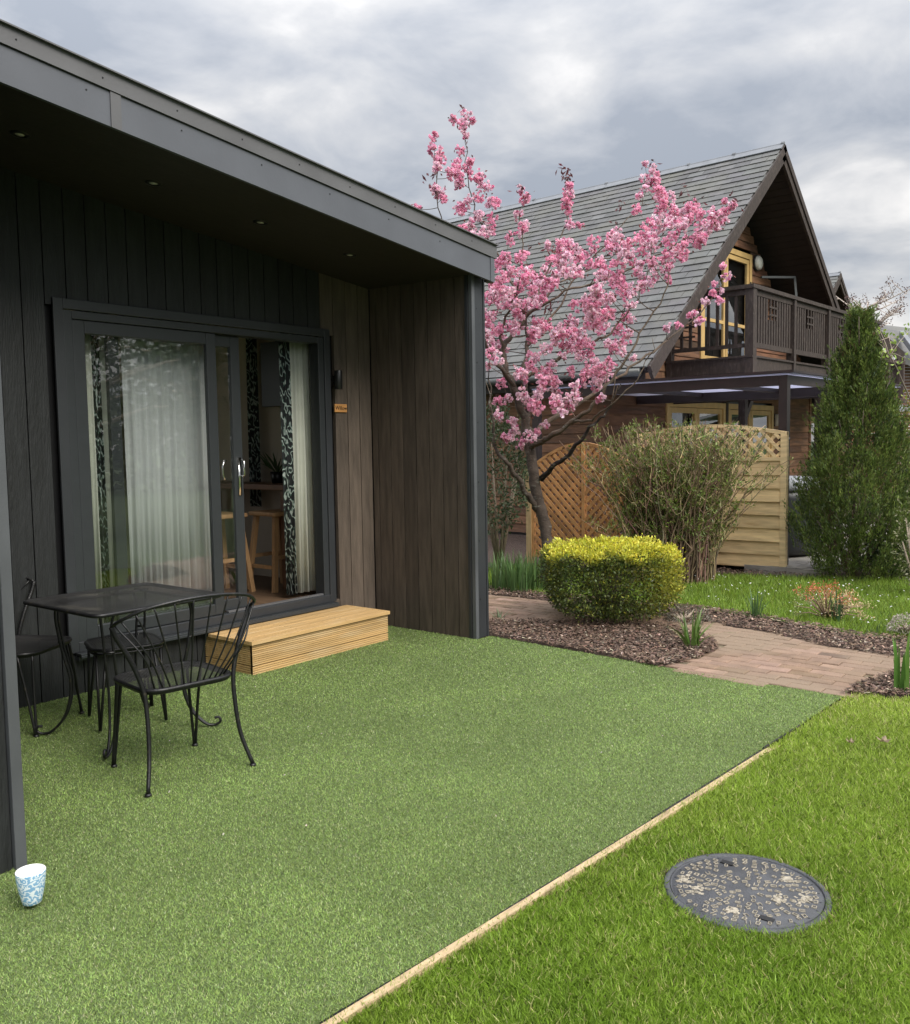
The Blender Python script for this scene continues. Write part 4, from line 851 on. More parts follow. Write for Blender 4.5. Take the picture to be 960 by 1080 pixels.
# ---- lapped fence panel with lattice top
FX,FY0,FY1=10.105,3.425,5.25; fdx=-.03
t=thing('lapped_fence_panel',(FX,FY0,0),'new pale timber fence panel with lapped boards and arched lattice top','fence'); FO=(FX,FY0,0)
def arch(y): u=(y-FY0)/(FY1-FY0); return 1.56+.10*math.sin(math.pi*min(max(u,0),1))*1.0
m=MB(FO); m.box((FX-.02,FY0,-.02),(FX+.05,FY0+.07,1.565)); m.build('fence_post',m_fence,t,bevel=.004)
m=MB(FO); m.box((FX-.02,FY1-.07,-.02),(FX+.05,FY1,1.565)); m.build('fence_post',m_fence,t,bevel=.004)
m=MB(FO); nb=8; zb0,zb1=.04,1.235; hh=(zb1-zb0)/nb
for i in range(nb):
    z0=zb0+i*hh; k=1+R.normal()*.10; m.hexa([(FX-.012,FY0+.071,z0),(FX+.01,FY0+.071,z0),(FX+.01,FY1-.071,z0),(FX-.012,FY1-.071,z0),(FX+.008,FY0+.071,z0+hh+.02),(FX+.022,FY0+.071,z0+hh+.02),(FX+.022,FY1-.071,z0+hh+.02),(FX+.008,FY1-.071,z0+hh+.02)],(k,k*.98,k*.95))
m.build('lapped_boards',m_fence,t)
m=MB(FO); m.box((FX-.012,FY0+.071,1.245),(FX+.03,FY1-.071,1.285)); n=16
ys=np.linspace(FY0+.0,FY1,n+1)
for i in range(n):
    a,b=ys[i],ys[i+1]; za,zb=arch(a),arch(b); m.hexa([(FX-.012,a,za-.035),(FX+.03,a,za-.035),(FX+.03,b,zb-.035),(FX-.012,b,zb-.035),(FX-.012,a,za+.004),(FX+.03,a,za+.004),(FX+.03,b,zb+.004),(FX-.012,b,zb+.004)])
m.build('lattice_frame',m_fence,t)
m=MB(FO)
for sgn,xo in ((1,-.004),(-1,.012)):
    for c0 in np.arange(-1.0,3.4,.125):
        # strip y = FY0+c0 + sgn*(z-1.285)
        P=[]
        z=1.285; pts=[]
        for z in np.linspace(1.283,1.72,24):
            y=FY0+c0+sgn*(z-1.285)
            if FY0+.07<y<FY1-.07 and z<arch(y)-.02: pts.append((y,z))
        if len(pts)>1:
            a,b=pts[0],pts[-1]; m.bar((FX+xo,a[0],a[1]),(FX+xo,b[0],b[1]),.014,.034,upv=(0,sgn*-.7,.7) if True else None)
m.build('lattice',m_fence,t)
# ---- orange trellis panel behind the blossom tree
TX,TY0,TY1=9.45,4.93,6.36; TM=(TY0+TY1)/2-.03
t=thing('trellis_panel',(TX,TY1,0),'orange brown herringbone trellis panel with arched top behind the blossom trunk','fence'); TO2=(TX,TY1,0)
def arch2(y): u=(y-TY0)/(TY1-TY0); return 1.20+.28*math.sin(math.pi*u)
m=MB(TO2); m.box((TX-.03,TY1,-.03),(TX+.04,TY1+.075,1.16)); m.build('fence_post',m_post,t,bevel=.004)
m=MB(TO2); m.box((TX-.02,TM-.022,.08),(TX+.03,TM+.022,arch2(TM))); m.box((TX-.015,TY0,.06),(TX+.03,TY1,.10)); m.box((TX-.015,TY0,.10),(TX+.03,TY0+.04,1.2)); m.box((TX-.015,TY1-.04,.10),(TX+.03,TY1-.001,1.17))
ys=np.linspace(TY0,TY1,15)
for i in range(14):
    a,b=ys[i],ys[i+1]; za,zb=arch2(a),arch2(b); m.hexa([(TX-.015,a,za-.035),(TX+.03,a,za-.035),(TX+.03,b,zb-.035),(TX-.015,b,zb-.035),(TX-.015,a,za+.004),(TX+.03,a,za+.004),(TX+.03,b,zb+.004),(TX-.015,b,zb+.004)])
m.build('trellis_frame',m_trel,t)
m=MB(TO2)
for half in (0,1):
    lo,hi=(TM+.022,TY1-.04) if half==0 else (TY0+.04,TM-.022); s_=1 if half==0 else -1
    for sgn,xo,wid,step in ((s_,-.008,.042,.108),(-s_,.008,.036,.108)):
        for c0 in np.arange(-2,3,step):
            pts=[]
            for z in np.linspace(.10,1.5,70):
                y=(lo+hi)/2+c0+sgn*(z-.8)
                if lo<y<hi and z<arch2(y)-.02: pts.append((y,z))
            if len(pts)>1: 
                k=1+R.normal()*.12; m.bar((TX+xo,pts[0][0],pts[0][1]),(TX+xo,pts[-1][0],pts[-1][1]),.014,wid,(k,k,k),upv=(0,-sgn*.7,.7))
m.build('trellis_slats',m_trel,t)
# ---- far right house
def Q(px,py,d): return at(px,py,d)
t=thing('far_cottage',tuple(Q(930,470,24)*[1,1,0]),'distant low timber and brick cottage with grey slate roof right of the cypress','house'); 
FC=np.array(t.location)
fo=MB(FC); d0=22.
A=Q(905,338,d0);B_=Q(950,378,d0*.97)
# wall plane spanned between A-B run and the ground
def wallq(m,pa,pb,za,zb,z0a,z0b,th=.15,c=WHITE):
    pa,pb=np.array(pa[:2]),np.array(pb[:2]); d=unit(pb-pa); nn=np.array([-d[1],d[0]])*th
    if nn@fw[:2]<0: nn=-nn
    m.hexa([(*pa,z0a),(*pb,z0b),(*(pb+nn),z0b),(*(pa+nn),z0a),(*pa,za),(*pb,zb),(*(pb+nn),zb),(*(pa+nn),za)],c)
Pa,Pb,Pc=Q(900,400,d0),Q(947,400,d0),Q(990,400,d0)
zA,zB=Q(900,336,d0)[2],Q(947,376,d0)[2]
m=MB(FC); nbd=22
for i in range(nbd):
    f0,f1=i/nbd,(i+1)/nbd; z0,z1=zA*f0,zA*f1; k=1+R.normal()*.2
    # clip by sloping top
    u1=1.0 if z1<zB else max(0,(zA-z1)/(zA-zB)); 
    if u1<.05: continue
    pb=Pa+(Pb-Pa)*u1; wallq(m,Pa,pb,z1-.02,z1-.02,z0,z0,c=(k*1.25,k*1.15,k*1.1))
m.build('timber_wall',m_board,t)
m=MB(FC); z_=0
for i in range(46):
    z0=i*.075; 
    for j in range(12):
        u0=(j+(.5 if i%2 else 0))/12; u1=u0+.96/12; k=1+R.normal()*.2
        if z0>Q(960,380,d0)[2]: continue
        wallq(m,Pb+(Pc-Pb)*u0,Pb+(Pc-Pb)*u1,z0+.062,z0+.062,z0,z0,c=(k,k,k))
m.build('brick_wall',m_brickw,t)
m=MB(FC); p1,p2,p3,p4=Q(912,340,d0-.4),Q(951,375,d0-.4),Q(1000,398,d0-.4),Q(1010,352,d0+6); p5=Q(920,341,d0+5)
m.add([p1,p2,p3,p4,p5]+[p_-np.array([0,0,.15]) for p_ in (p1,p2,p3,p4,p5)],[(0,1,2,3,4),(9,8,7,6,5),(0,5,6,1),(1,6,7,2),(2,7,8,3),(3,8,9,4),(4,9,5,0)]); m.build('roof',m_slate,t)
m=MB(FC); m.bar(Q(908,337,d0-.6),Q(952,377,d0-.6),.06,.22); m.build('verge_board',m_dark,t)
m=MB(FC); m.bar(Q(951,352,d0+1),Q(966,372,d0-.5),.10,.16); m.build('roof_flashing',m_ridge,t)
m=MB(FC); dB=20.
for (a,b) in ((921,936),(938.5,951)):
    p0,p1=Q(a,380,dB),Q(b,384,dB); z1,z0=Q(925,381,dB)[2],Q(925,418,dB)[2]
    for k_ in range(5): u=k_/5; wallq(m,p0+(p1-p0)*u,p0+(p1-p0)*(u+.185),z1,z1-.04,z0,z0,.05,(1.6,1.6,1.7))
m.build('balcony_panel',m_dark,t)
m=MB(FC); 
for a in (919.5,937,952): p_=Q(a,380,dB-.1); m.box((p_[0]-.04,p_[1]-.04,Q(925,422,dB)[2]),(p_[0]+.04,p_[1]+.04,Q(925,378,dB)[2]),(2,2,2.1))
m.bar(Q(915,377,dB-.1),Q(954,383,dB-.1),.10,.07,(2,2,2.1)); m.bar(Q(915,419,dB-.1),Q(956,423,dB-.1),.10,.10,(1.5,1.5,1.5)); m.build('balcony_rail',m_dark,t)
m=MB(FC); m.hexa([Q(920,431,dB-1.5),Q(1000,437,dB-1.5),Q(1000,434,dB+1),Q(920,428,dB+1),Q(920,428,dB-1.5),Q(1000,434,dB-1.5),Q(1000,430,dB+1),Q(920,425,dB+1)]); m.build('canopy',m_ridge,t)
m=MB(FC); m.bar(Q(915,438,dB-1),Q(1000,444,dB-1),.10,.12); m.build('canopy_beam',m_perg,t)
# ================================================================ PLANTS
def tilt(n,spread=1.): return unit(R.normal(size=(n,3)))
class Tree:
    pass
# ---- blossom tree
TD=9.85; tb=on(582,611,2,0.)
bt=thing('cherry_tree',(tb[0],tb[1],0),'cherry tree covered in double pink blossom beside the chalet roof','tree')
BO=np.array([tb[0],tb[1],0])
limbs=[ # px,py,depth offset, radius m
 [(582,614,0,.078),(579,585,0,.068),(574,550,0,.063),(566,520,-.03,.060),(562,490,-.05,.057),(558,465,-.05,.055)],
 [(558,465,-.05,.055),(552,440,-.1,.045),(543,410,-.2,.038),(533,385,-.2,.032),(531,365,-.1,.028),(545,345,0,.022),(562,325,.1,.017),(585,300,.2,.012),(600,262,.3,.007)],
 [(558,465,0,.045),(556,435,.2,.036),(553,400,.35,.028),(556,365,.5,.022),(552,330,.5,.017),(540,300,.5,.013),(520,262,.6,.010),(502,225,.6,.007),(492,180,.6,.005),(490,132,.6,.0035)],
 [(543,410,-.2,.028),(528,388,-.4,.022),(512,360,-.6,.016),(500,330,-.7,.012),(480,290,-.8,.008),(468,245,-.8,.006),(461,200,-.8,.005),(459,155,-.8,.003)],
 [(559,462,.05,.040),(580,442,.3,.03),(610,425,.6,.024),(650,398,.9,.018),(690,370,1.1,.014),(725,342,1.3,.010),(752,315,1.4,.007),(762,292,1.4,.004)],
 [(561,470,-.1,.036),(578,462,-.3,.03),(603,446,-.5,.024),(630,420,-.7,.019),(655,385,-.8,.014),(680,345,-.8,.010),(705,300,-.9,.007)],
 [(571,505,-.05,.034),(583,492,-.3,.026),(603,475,-.5,.022),(622,452,-.7,.017),(640,432,-.8,.012),(655,405,-.9,.008)],
 [(566,538,0,.036),(555,520,-.15,.030),(543,500,-.3,.027),(533,485,-.4,.023),(522,470,-.4,.018),(520,440,-.5,.013),(515,400,-.5,.009)],
 [(545,345,0,.018),(570,322,-.1,.015),(605,305,-.2,.012),(650,290,-.2,.010),(690,272,-.3,.008),(725,250,-.4,.006),(768,225,-.4,.004)],
 [(553,400,.35,.022),(585,380,.4,.018),(625,362,.3,.014),(655,340,.3,.010),(678,300,.3,.006),(690,262,.3,.004)],
 [(556,365,.5,.018),(585,330,.8,.014),(610,290,1.,.010),(645,250,1.,.007),(672,220,1.,.005),(688,190,1.,.003)],
 [(562,325,.1,.014),(575,290,.3,.010),(595,240,.5,.007),(598,205,.5,.004),(597,182,.5,.002)],
 [(533,385,-.2,.02),(527,350,-.3,.015),(545,310,-.5,.010),(552,260,-.6,.006),(548,222,-.6,.0035)],
 [(585,300,.2,.010),(620,285,.4,.008),(648,268,.6,.005),(660,245,.6,.003)],
 [(603,446,-.5,.016),(625,442,-.7,.012),(650,420,-1.,.009),(675,395,-1.1,.006),(685,370,-1.1,.003)],
]
nodes=[]; mlimb=MB(BO); trunk=MB(BO)
for li,lb in enumerate(limbs):
    P=np.array([at(a,b,TD+c*1.0) for a,b,c,_ in lb]); rr=np.array([r for *_,r in lb])
    if li==0: P[0]=(tb[0],tb[1],-.05)
    Bz=bez(P,5); rb=np.interp(np.linspace(0,1,len(Bz)),np.linspace(0,1,len(rr)),rr)
    Bz[1:-1]+=R.normal(size=(len(Bz)-2,3))*.012*(1 if li else .3)
    (trunk if li==0 else mlimb).tube(Bz,rb*(1+R.normal(size=len(rb))*.04),9 if li<4 else 6,(1.0,.98,.95) if li in(0,1,2,3,7) else ((.35,.33,.33) if li==6 else (1.35,1.3,1.15)))
    for p_,r_ in zip(Bz[2:],rb[2:]): nodes.append((p_,r_,li))
tr0=trunk.build('trunk',m_bark,bt,True); mlimb.build('limbs',m_bark,bt,True)
# blossom sites: dense zone plus named sprays at the outline
sites=[]
zone=[(522,262),(545,262),(575,285),(600,240),(640,262),(655,235),(690,195),(730,205),(765,228),(745,255),(712,275),(705,300),(680,300),(668,345),(650,375),(640,405),(612,420),(600,440),(575,455),(560,475),(540,470),(523,450),(516,400),(505,330)]
zp=sample(zone,440)
for x_,y_ in zp:
    # a few thin places let roof and sky through
    th_=vn(np.array([[x_*.055,y_*.055]]),1.,21)[0]
    if th_<.27 and R.uniform()<.8: continue
    if y_>395 and R.uniform()<.6: continue
    sites.append((x_,y_,R.uniform(-1.2,1.3),R.uniform(.05,.085)))
sprays=[(490,119,.07,.6),(488,132,.07,.6),(492,142,.06,.6),(487,160,.06,.6),(480,172,.07,.6),(492,178,.07,.6),(500,186,.08,.6),(513,196,.07,.6),(505,207,.08,.6),(516,215,.07,.6),(492,213,.08,.6),(484,222,.08,.6),(505,228,.07,.6),(520,232,.07,.6),(513,244,.08,.6),(484,192,.06,.6),(476,183,.06,.3),
 (458,146,.05,-.8),(459,158,.07,-.8),(465,168,.06,-.8),(459,178,.05,-.8),(466,202,.06,-.8),(458,204,.06,-.8),(477,182,.07,-.6),(487,240,.07,-.5),(498,248,.07,-.4),(440,222,.05,-.7),(430,219,.035,-.7),
 (549,200,.045,-.6),(553,210,.055,-.6),(548,226,.06,-.6),(551,240,.05,-.6),(536,250,.07,-.3),(599,203,.055,.5),(598,212,.06,.5),(599,222,.07,.5),(604,235,.06,.5),(578,258,.05,.4),
 (688,178,.06,1),(680,190,.07,1),(690,195,.08,1),(676,205,.06,1),(700,208,.07,.9),(712,222,.07,.4),(728,218,.07,-.2),(738,228,.07,-.3),(752,230,.06,-.4),(765,222,.06,-.4),(773,217,.055,-.4),(745,243,.07,-.4),(757,238,.06,-.4),(733,252,.07,-.4),
 (765,291,.06,1.4),(757,298,.04,1.4),(752,310,.055,1.4),(758,316,.05,1.4),(745,320,.05,1.4),(742,337,.045,1.2),(735,341,.04,1.2),(716,343,.05,1.1),(705,346,.05,1.1),(730,330,.035,1.2),(728,333,.03,1.2),
 (669,378,.035,-.9),(655,372,.05,-.8),(630,385,.06,.6),(615,394,.06,.5),(603,392,.06,.4),(637,396,.055,.6),(606,408,.05,-.5),(598,420,.05,-.5),(590,425,.05,-.4),(602,430,.04,-.3),(637,418,.035,-.8),(630,422,.03,-.8),(574,450,.045,-.2),(566,455,.045,-.2),(577,449,.04,-.2),(540,445,.05,-.5),(542,455,.05,-.5),(533,462,.05,-.5),(540,462,.045,-.5),(527,438,.05,-.4),(615,400,.05,.4),(648,366,.05,-.5),(663,352,.055,-.4),(640,360,.05,-.3),(560,430,.05,.2),(585,410,.06,.2),(595,375,.06,.2),(608,345,.06,.2)]
for x_,y_,s_,dz in sprays:
    sites.append((x_+R.normal()*1.2,y_+R.normal()*1.2,dz,s_)); 
    if y_<330 and s_>.05: sites.append((x_+R.normal()*7,y_+R.normal()*6,dz+R.normal()*.2,s_*.75))
SP=[(at(a,b,TD+c),s_) for a,b,c,s_ in sites]
NP=np.array([n_[0] for n_ in nodes]); NR=np.array([n_[1] for n_ in nodes])
order=sorted(range(len(SP)),key=lambda i:np.min(np.linalg.norm(NP[:400]-SP[i][0],axis=1)))
tw=MB(BO); NPl=list(NP); NRl=list(NR)
for i in order:
    p_,s_=SP[i]; A_=np.array(NPl); d=p_-A_; dist=np.linalg.norm(d,axis=1); cost=dist*(1+1.2*np.clip(-d[:,2]/(dist+.01)+.1,0,1)); cost[dist<.05]+=.2
    j=int(np.argmin(cost)); a=A_[j]; mid=(a+p_)/2+np.array([0,0,-.08*dist[j]])+R.normal(size=3)*.03*dist[j]
    B2=bez([a,mid,p_],5); r0=min(NRl[j]*.7,.006+.004*dist[j]); tw.tube(B2,np.linspace(r0,.0028,len(B2)),5,(1.3,1.2,1.05) if R.uniform()<.6 else (.8,.7,.65),cap=False)
    for q in B2[2:]: NPl.append(q); NRl.append(r0*.7)
tw.build('twigs',m_bark,bt,True)
# bare twigs
tw=MB(BO)
for _ in range(28):
    j=R.integers(20,len(nodes)); a=nodes[j][0]
    if a[2]>3.2 or nodes[j][2] in (11,12): continue

    d=np.array([R.normal()*.5,R.normal()*.5,1.]); d=d/np.linalg.norm(d); ln=R.uniform(.15,.5); tw.tube([a,a+d*ln*.5+R.normal(size=3)*.02,a+d*ln],[.005,.004,.002],5,(1.4,1.3,1.1))
tw.build('bare_twigs',m_bark,bt,True)
Vp=[];Cp=[]
for p_,s_ in SP:
    nf=int(8+s_*150)
    tone=R.uniform()
    for k in range(nf):
        c0=p_+unit(R.normal(size=3))*s_*R.uniform(.35,1.05)*np.array([1,1,1.1]); n_=17; fr_=R.uniform(.016,.025)
        D=unit(R.normal(size=(n_,3))); B0=c0+D*fr_*.12
        V=leaves(B0,D,fr_*R.uniform(.8,1.1,n_),.025); Vp.append(V)
        b_=np.array([.93,.53,.67]) if tone<.5 else np.array([.95,.70,.79]); 
        if R.uniform()<.15: b_=np.array([.80,.33,.50])
        Cp.append(jit(b_*R.uniform(.85,1.1),n_,.10,.04))
bigmesh('blossom',np.concatenate(Vp)-BO,4,np.concatenate(Cp),m_petal,bt)
# dark red young leaves
Vp=[];Cp=[]
for (x_,y_,dz,k) in ((596,180,.5,16),(600,190,.5,14),(594,192,.5,10),(490,118,.6,6),(452,186,-.8,6),(565,330,.1,6),(580,325,.2,12),(640,262,.6,10),(655,215,.8,6),(688,172,1,6),(548,196,-.6,6),(720,200,.3,8),(770,212,-.4,8),(735,210,-.2,8),(562,300,.3,10),(578,262,.4,10),(648,240,1,8)):
    c0=at(x_,y_,TD+dz); P=c0+R.normal(size=(k,3))*.035; D=R.normal(size=(k,3)); D[:,2]-=.3; Vp.append(leaves(P,D,R.uniform(.05,.085,k),.026)); Cp.append(jit((.13,.045,.05),k,.3))
for p_,s_ in SP:
    k=3; P=p_+R.normal(size=(k,3))*s_*.7; Vp.append(leaves(P,R.normal(size=(k,3)),R.uniform(.03,.06,k),.02)); Cp.append(jit((.17,.06,.055),k,.3))
bigmesh('young_leaves',np.concatenate(Vp)-BO,4,np.concatenate(Cp),m_leaf,bt)
# ---- clipped golden shrub
gs=thing('clipped_shrub',(6.72,3.75,0),'clipped box shaped shrub with bright yellow top in the bark bed','shrub'); GO=np.array([6.72,3.75,0])
ang=math.radians(38); gx=np.array([math.cos(ang),math.sin(ang),0]); gy=np.array([-math.sin(ang),math.cos(ang),0])   # depth axis, left axis
m=MB(); 
for i in range(60):
    a=R.uniform(0,6.283); r_=R.uniform(.05,.26); m.tube([(R.normal()*.04,R.normal()*.04,0),(r_*.5*math.cos(a),r_*.5*math.sin(a),.18),(r_*math.cos(a),r_*math.sin(a),.38)],[.009,.006,.003],5,(.07,.055,.04))
m.build('stems',m_twig,gs,True)
def sbox(n,hx,hy,z0,z1,pw=5,top=.34,inner=.0):
    # points on a rounded box shell (superellipsoid), jittered
    D=unit(R.normal(size=(n,3))); k=int(n*top); D[:k,2]=np.abs(D[:k,2])+.6; D=unit(D)
    q=(np.abs(D)**pw).sum(1)**(-1/pw); P=D*q[:,None]
    return P,D
n=40000; P,D=sbox(n,1,1,0,1,7)
sc3=R.uniform(.70,1.03,n)**.7; sc3=sc3+(R.uniform(size=n)<.03)*R.uniform(0,.12,n)
und=1-.16*np.clip((-P[:,2]-.25)/.75,0,1)
u_=P[:,0]*.52*sc3*und; v_=P[:,1]*.525*sc3*und; zc=.335+P[:,2]*.27*sc3+.02*np.sin(u_*7+1)*np.cos(v_*6)+np.clip(P[:,2],0,1)*(.05*(vn(np.column_stack([u_*22,v_*22]),1,9)-.4)+.035*R.uniform(0,1,n)**3)
pos=u_[:,None]*gx+v_[:,None]*gy; pos[:,2]=zc
lump=1+.07*(vn(np.column_stack([u_*13+zc*9,v_*13-zc*8]),1.,31)-.5)[:,None]*2; pos[:,:2]*=lump
keep=~((zc<.14)&(R.uniform(size=n)<.4)); pos=pos[keep]; P=P[keep]; D=D[keep]; sc3=sc3[keep]; n=len(pos)
nor=unit(P*np.array([1,1,1.5])); Dl=nor[:,:1]*gx+nor[:,1:2]*gy+nor[:,2:3]*np.array([0,0,1]); Dl=unit(Dl+R.normal(size=(n,3))*.75+np.array([0,0,.35]))
V=leaves(pos,Dl,R.uniform(.018,.034,n),R.uniform(.010,.017,n))
yl=np.clip((pos[:,2]-.53+.10*(vn(pos[:,:2]*20,1.,6)-.5))/.07,0,1)*(sc3>.86)+.50*np.clip((-(P[:,1])-.45)*2.2,0,1)*np.clip((pos[:,2]-.05)/.25,0,1)+R.normal(size=n)*.17+.25*(vn(pos[:,:2]*8+pos[:,2:]*7,1.,5)-.5)
yl=np.clip(yl*1.02-.06,0,1)[:,None]; c=jit((.075,.105,.024),n,.50,.08)*(1-yl)+jit((.66,.63,.07),n,.25,.06)*yl
bigmesh('foliage',V,4,c,m_leaf,gs)
# ---- tall multi-stemmed shrub
sb=on(712,612,2,0.); SO=np.array([sb[0],sb[1],0]); ts=thing('twiggy_shrub',tuple(SO),'tall many stemmed shrub with cut brown tips and fresh leaves before the fence','shrub')
left=-np.array([r2[0],r2[1],0]); left/=np.linalg.norm(left); back=np.array([fw[0],fw[1],0]); back/=np.linalg.norm(back)
m=MB(); tips=[]; lv=[];
for i in range(330):
    a=R.uniform(0,6.283); rb=.34*math.sqrt(R.uniform()); b0=left*rb*math.cos(a)*1.2+back*rb*math.sin(a); lean=R.normal()*.37; lean2=R.normal()*.3
    lean=np.clip(lean+.7*rb*math.cos(a),-1.02,.98); h=R.uniform(1.25,1.72)-.10*abs(lean)**2-(.25 if R.uniform()<.25 else 0)*R.uniform(0,3)
    tip=b0+left*lean*.95+back*lean2*.8+np.array([0,0,h]); mid=b0+left*lean*.30+back*lean2*.25+np.array([0,0,h*.5])
    Bz=bez([b0,mid,tip],6); Bz[1:]+=R.normal(size=(len(Bz)-1,3))*.012
    c=jit((.24,.175,.10),1,.25)[0] if R.uniform()<.62 else jit((.20,.125,.09),1,.25)[0]
    m.tube(Bz,np.linspace(R.uniform(.006,.011),.0028,len(Bz)),5,tuple(c),cap=False)
    for k in range(R.integers(6,11)):   # side shoots
        j=R.integers(4,len(Bz)-1); d=unit(np.array([0,0,.9])+left*(R.normal()*.6+.4*lean)+back*R.normal()*.6); ln=R.uniform(.08,.24); e_=Bz[j]+d*ln
        if e_[2]>1.86: e_[2]=1.86-R.uniform(0,.08)
        cc=jit((.52,.40,.23),1,.25)[0] if R.uniform()<.5 else c
        m.tube([Bz[j],Bz[j]+d*ln*.5+R.normal(size=3)*.01,e_],[.0035,.0028,.0016],4,tuple(cc),cap=False)
        for u in (R.uniform(.2,.7),R.uniform(.5,1)): lv.append(Bz[j]+(e_-Bz[j])*u)
    for u in range(3): lv.append(Bz[R.integers(3,len(Bz))])
m.build('stems',m_twig,ts,True)
lv=np.array(lv); n=len(lv)*5; P=np.repeat(lv,5,0)+R.normal(size=(n,3))*.014; D=R.normal(size=(n,3)); D[:,2]+=.7
V=leaves(P,D,R.uniform(.025,.058,n),R.uniform(.008,.015,n)); c=jit((.15,.21,.04),n,.3,.07); k=R.uniform(size=n)<.2; c[k]=jit((.22,.24,.07),k.sum(),.2); bigmesh('leaves',V,4,c,m_leaf,ts)
# ---- cypress
cb=on(903,609,2,0.); CO2=np.array([cb[0],cb[1],0]); cy=thing('cypress_tree',tuple(CO2),'dark green cone shaped cypress beside the hot tub','tree')
HT=on(900,326,0,cb[0])[2]; HT=1.5+( (at(900,326,9.77)[2])-1.5 )
m=MB(); m.tube([(0,0,-.05),(.02,0,.4),(0,.02,1.2),(0,0,HT*.9)],[.05,.04,.03,.01],8,(.13,.10,.08)); 
for i in range(60):
    a=R.uniform(0,6.283); z=R.uniform(.05,HT*.8); r_=.5*(1-z/HT)+.1; m.tube([(0,0,z),(r_*.5*math.cos(a),r_*.5*math.sin(a),z+.12),(r_*math.cos(a),r_*math.sin(a),z+.5)],[.012,.007,.003],5,(.12,.09,.07))
m.build('trunk',m_twig,cy,True)
def crad(z): # silhouette radius against height
    return np.interp(z,[.05,.25,.55,.95,1.48,1.98,2.27,2.6,HT],[.30,.52,.66,.64,.49,.32,.20,.08,.01])
Vp=[];Cp=[]; ns_=4000
for i in range(ns_):
    z=HT*(.04+.93*R.uniform()**1.15); a=R.uniform(0,6.283); rr=crad(z)*(R.uniform(.45,1.02)**.6)
    rr*=1+.15*math.sin(a*3+z*4)+.12*math.sin(a*6-z*7)+.07*math.sin(a*11+z*13)
    if z<.45 and R.uniform()<.5: continue
    base=np.array([rr*math.cos(a)*.85,rr*math.sin(a)*.85,z-.12]); d=unit(np.array([math.cos(a)*.35+R.normal()*.15,math.sin(a)*.35+R.normal()*.15,1.0])); ln=R.uniform(.12,.26)
    k=26; u=R.uniform(0,1,k); off=unit(R.normal(size=(k,3)))*(.03*(1-u)[:,None]+.006); P=base+d*(u*ln)[:,None]+off*.9; D=d+off*14+R.normal(size=(k,3))*.25
    V=leaves(P,D,R.uniform(.022,.05,k),R.uniform(.008,.014,k)); Vp.append(V)
    t_=R.uniform(); inner=rr<crad(z)*.68; b_=(.115,.165,.04) if t_<.5 else ((.19,.25,.06) if t_<.85 else (.06,.09,.03))
    if inner and R.uniform()<.35: b_=(.15,.10,.055)
    Cp.append(jit(b_,k,.22,.06))
bigmesh('foliage',np.concatenate(Vp),4,np.concatenate(Cp),m_leaf,cy)
# ---- grassy clumps
def clump(name,px,py,hgt,n,wd,col,label,cat='plant',spread=.5,group=None,droop=.35,base=.05):
    q=on(px,py,2,0.); O=np.array([q[0],q[1],0]); V=[]; Cc=[]
    for i in range(n):
        a=R.uniform(0,6.283); b0=np.array([math.cos(a),math.sin(a),0])*base*math.sqrt(R.uniform()); h=hgt*R.uniform(.6,1.05); ln=spread*abs(R.normal()); d=np.array([math.cos(a),math.sin(a),0])
        s_=np.array([-math.sin(a+R.normal()*.8),math.cos(a),0])*wd*.5
        prev=None; K=6
        for k in range(K):
            pts=[]
            for kk in (k,k+1):
                u=kk/K; p_=b0+d*ln*h*u**1.6+np.array([0,0,h*(u-droop*ln*u*u*.8)]); wv_=(1-u**2.5)*1.0+.02; pts+=[p_-s_*wv_,p_+s_*wv_]
            V+= [pts[0],pts[1],pts[3],pts[2]]
        Cc.append(np.repeat(jit(col,1,.2,.05),K,0))
    t=thing(name,tuple(O),label,cat,group); bigmesh('leaf_blades',np.array(V),4,np.concatenate(Cc),m_leaf,t); return t
clump('daylily_clump',730,684,.30,34,.020,(.13,.22,.045),'strappy green daylily clump in bark beside the golden shrub',spread=.6)
clump('iris_clump',797,652,.26,22,.014,(.085,.16,.05),'thin leaved green clump at the lawn edge across the path from the daylily',spread=.35)
clump('iris_clump',884,655,.30,14,.018,(.07,.14,.06),'small upright iris clump behind the orange tipped shrublet',spread=.4)
t_=clump('iris_clump',952,728,.34,9,.028,(.10,.20,.035),'broad upright iris leaves in the corner bed at the right edge',spread=.15,droop=0)
clump('grass_tuft',527,652,.10,16,.008,(.14,.19,.10),'small grey green tuft in bark next to the cabin corner',spread=1.2)
clump('iris_clump',925,668,.14,10,.010,(.10,.17,.05),'tiny upright shoots in the bark strip right of the orange tipped shrublet',spread=.25)
dl=['daffodil clump nearest the cabin corner','second daffodil clump from the cabin corner','daffodil clump between cabin and blossom trunk','daffodil clump just left of the blossom trunk','daffodil clump at the foot of the blossom trunk','daffodil clump behind the golden shrub top']
for i,(px,py) in enumerate(((526,622),(537,618),(547,624),(558,619),(567,622),(590,617))):
    clump('daffodil_clump',px,py,.40,60,.014,(.105,.185,.06),dl[i],'plant',.22,'daffodil leaves in the bed under the blossom tree',.2,.13)
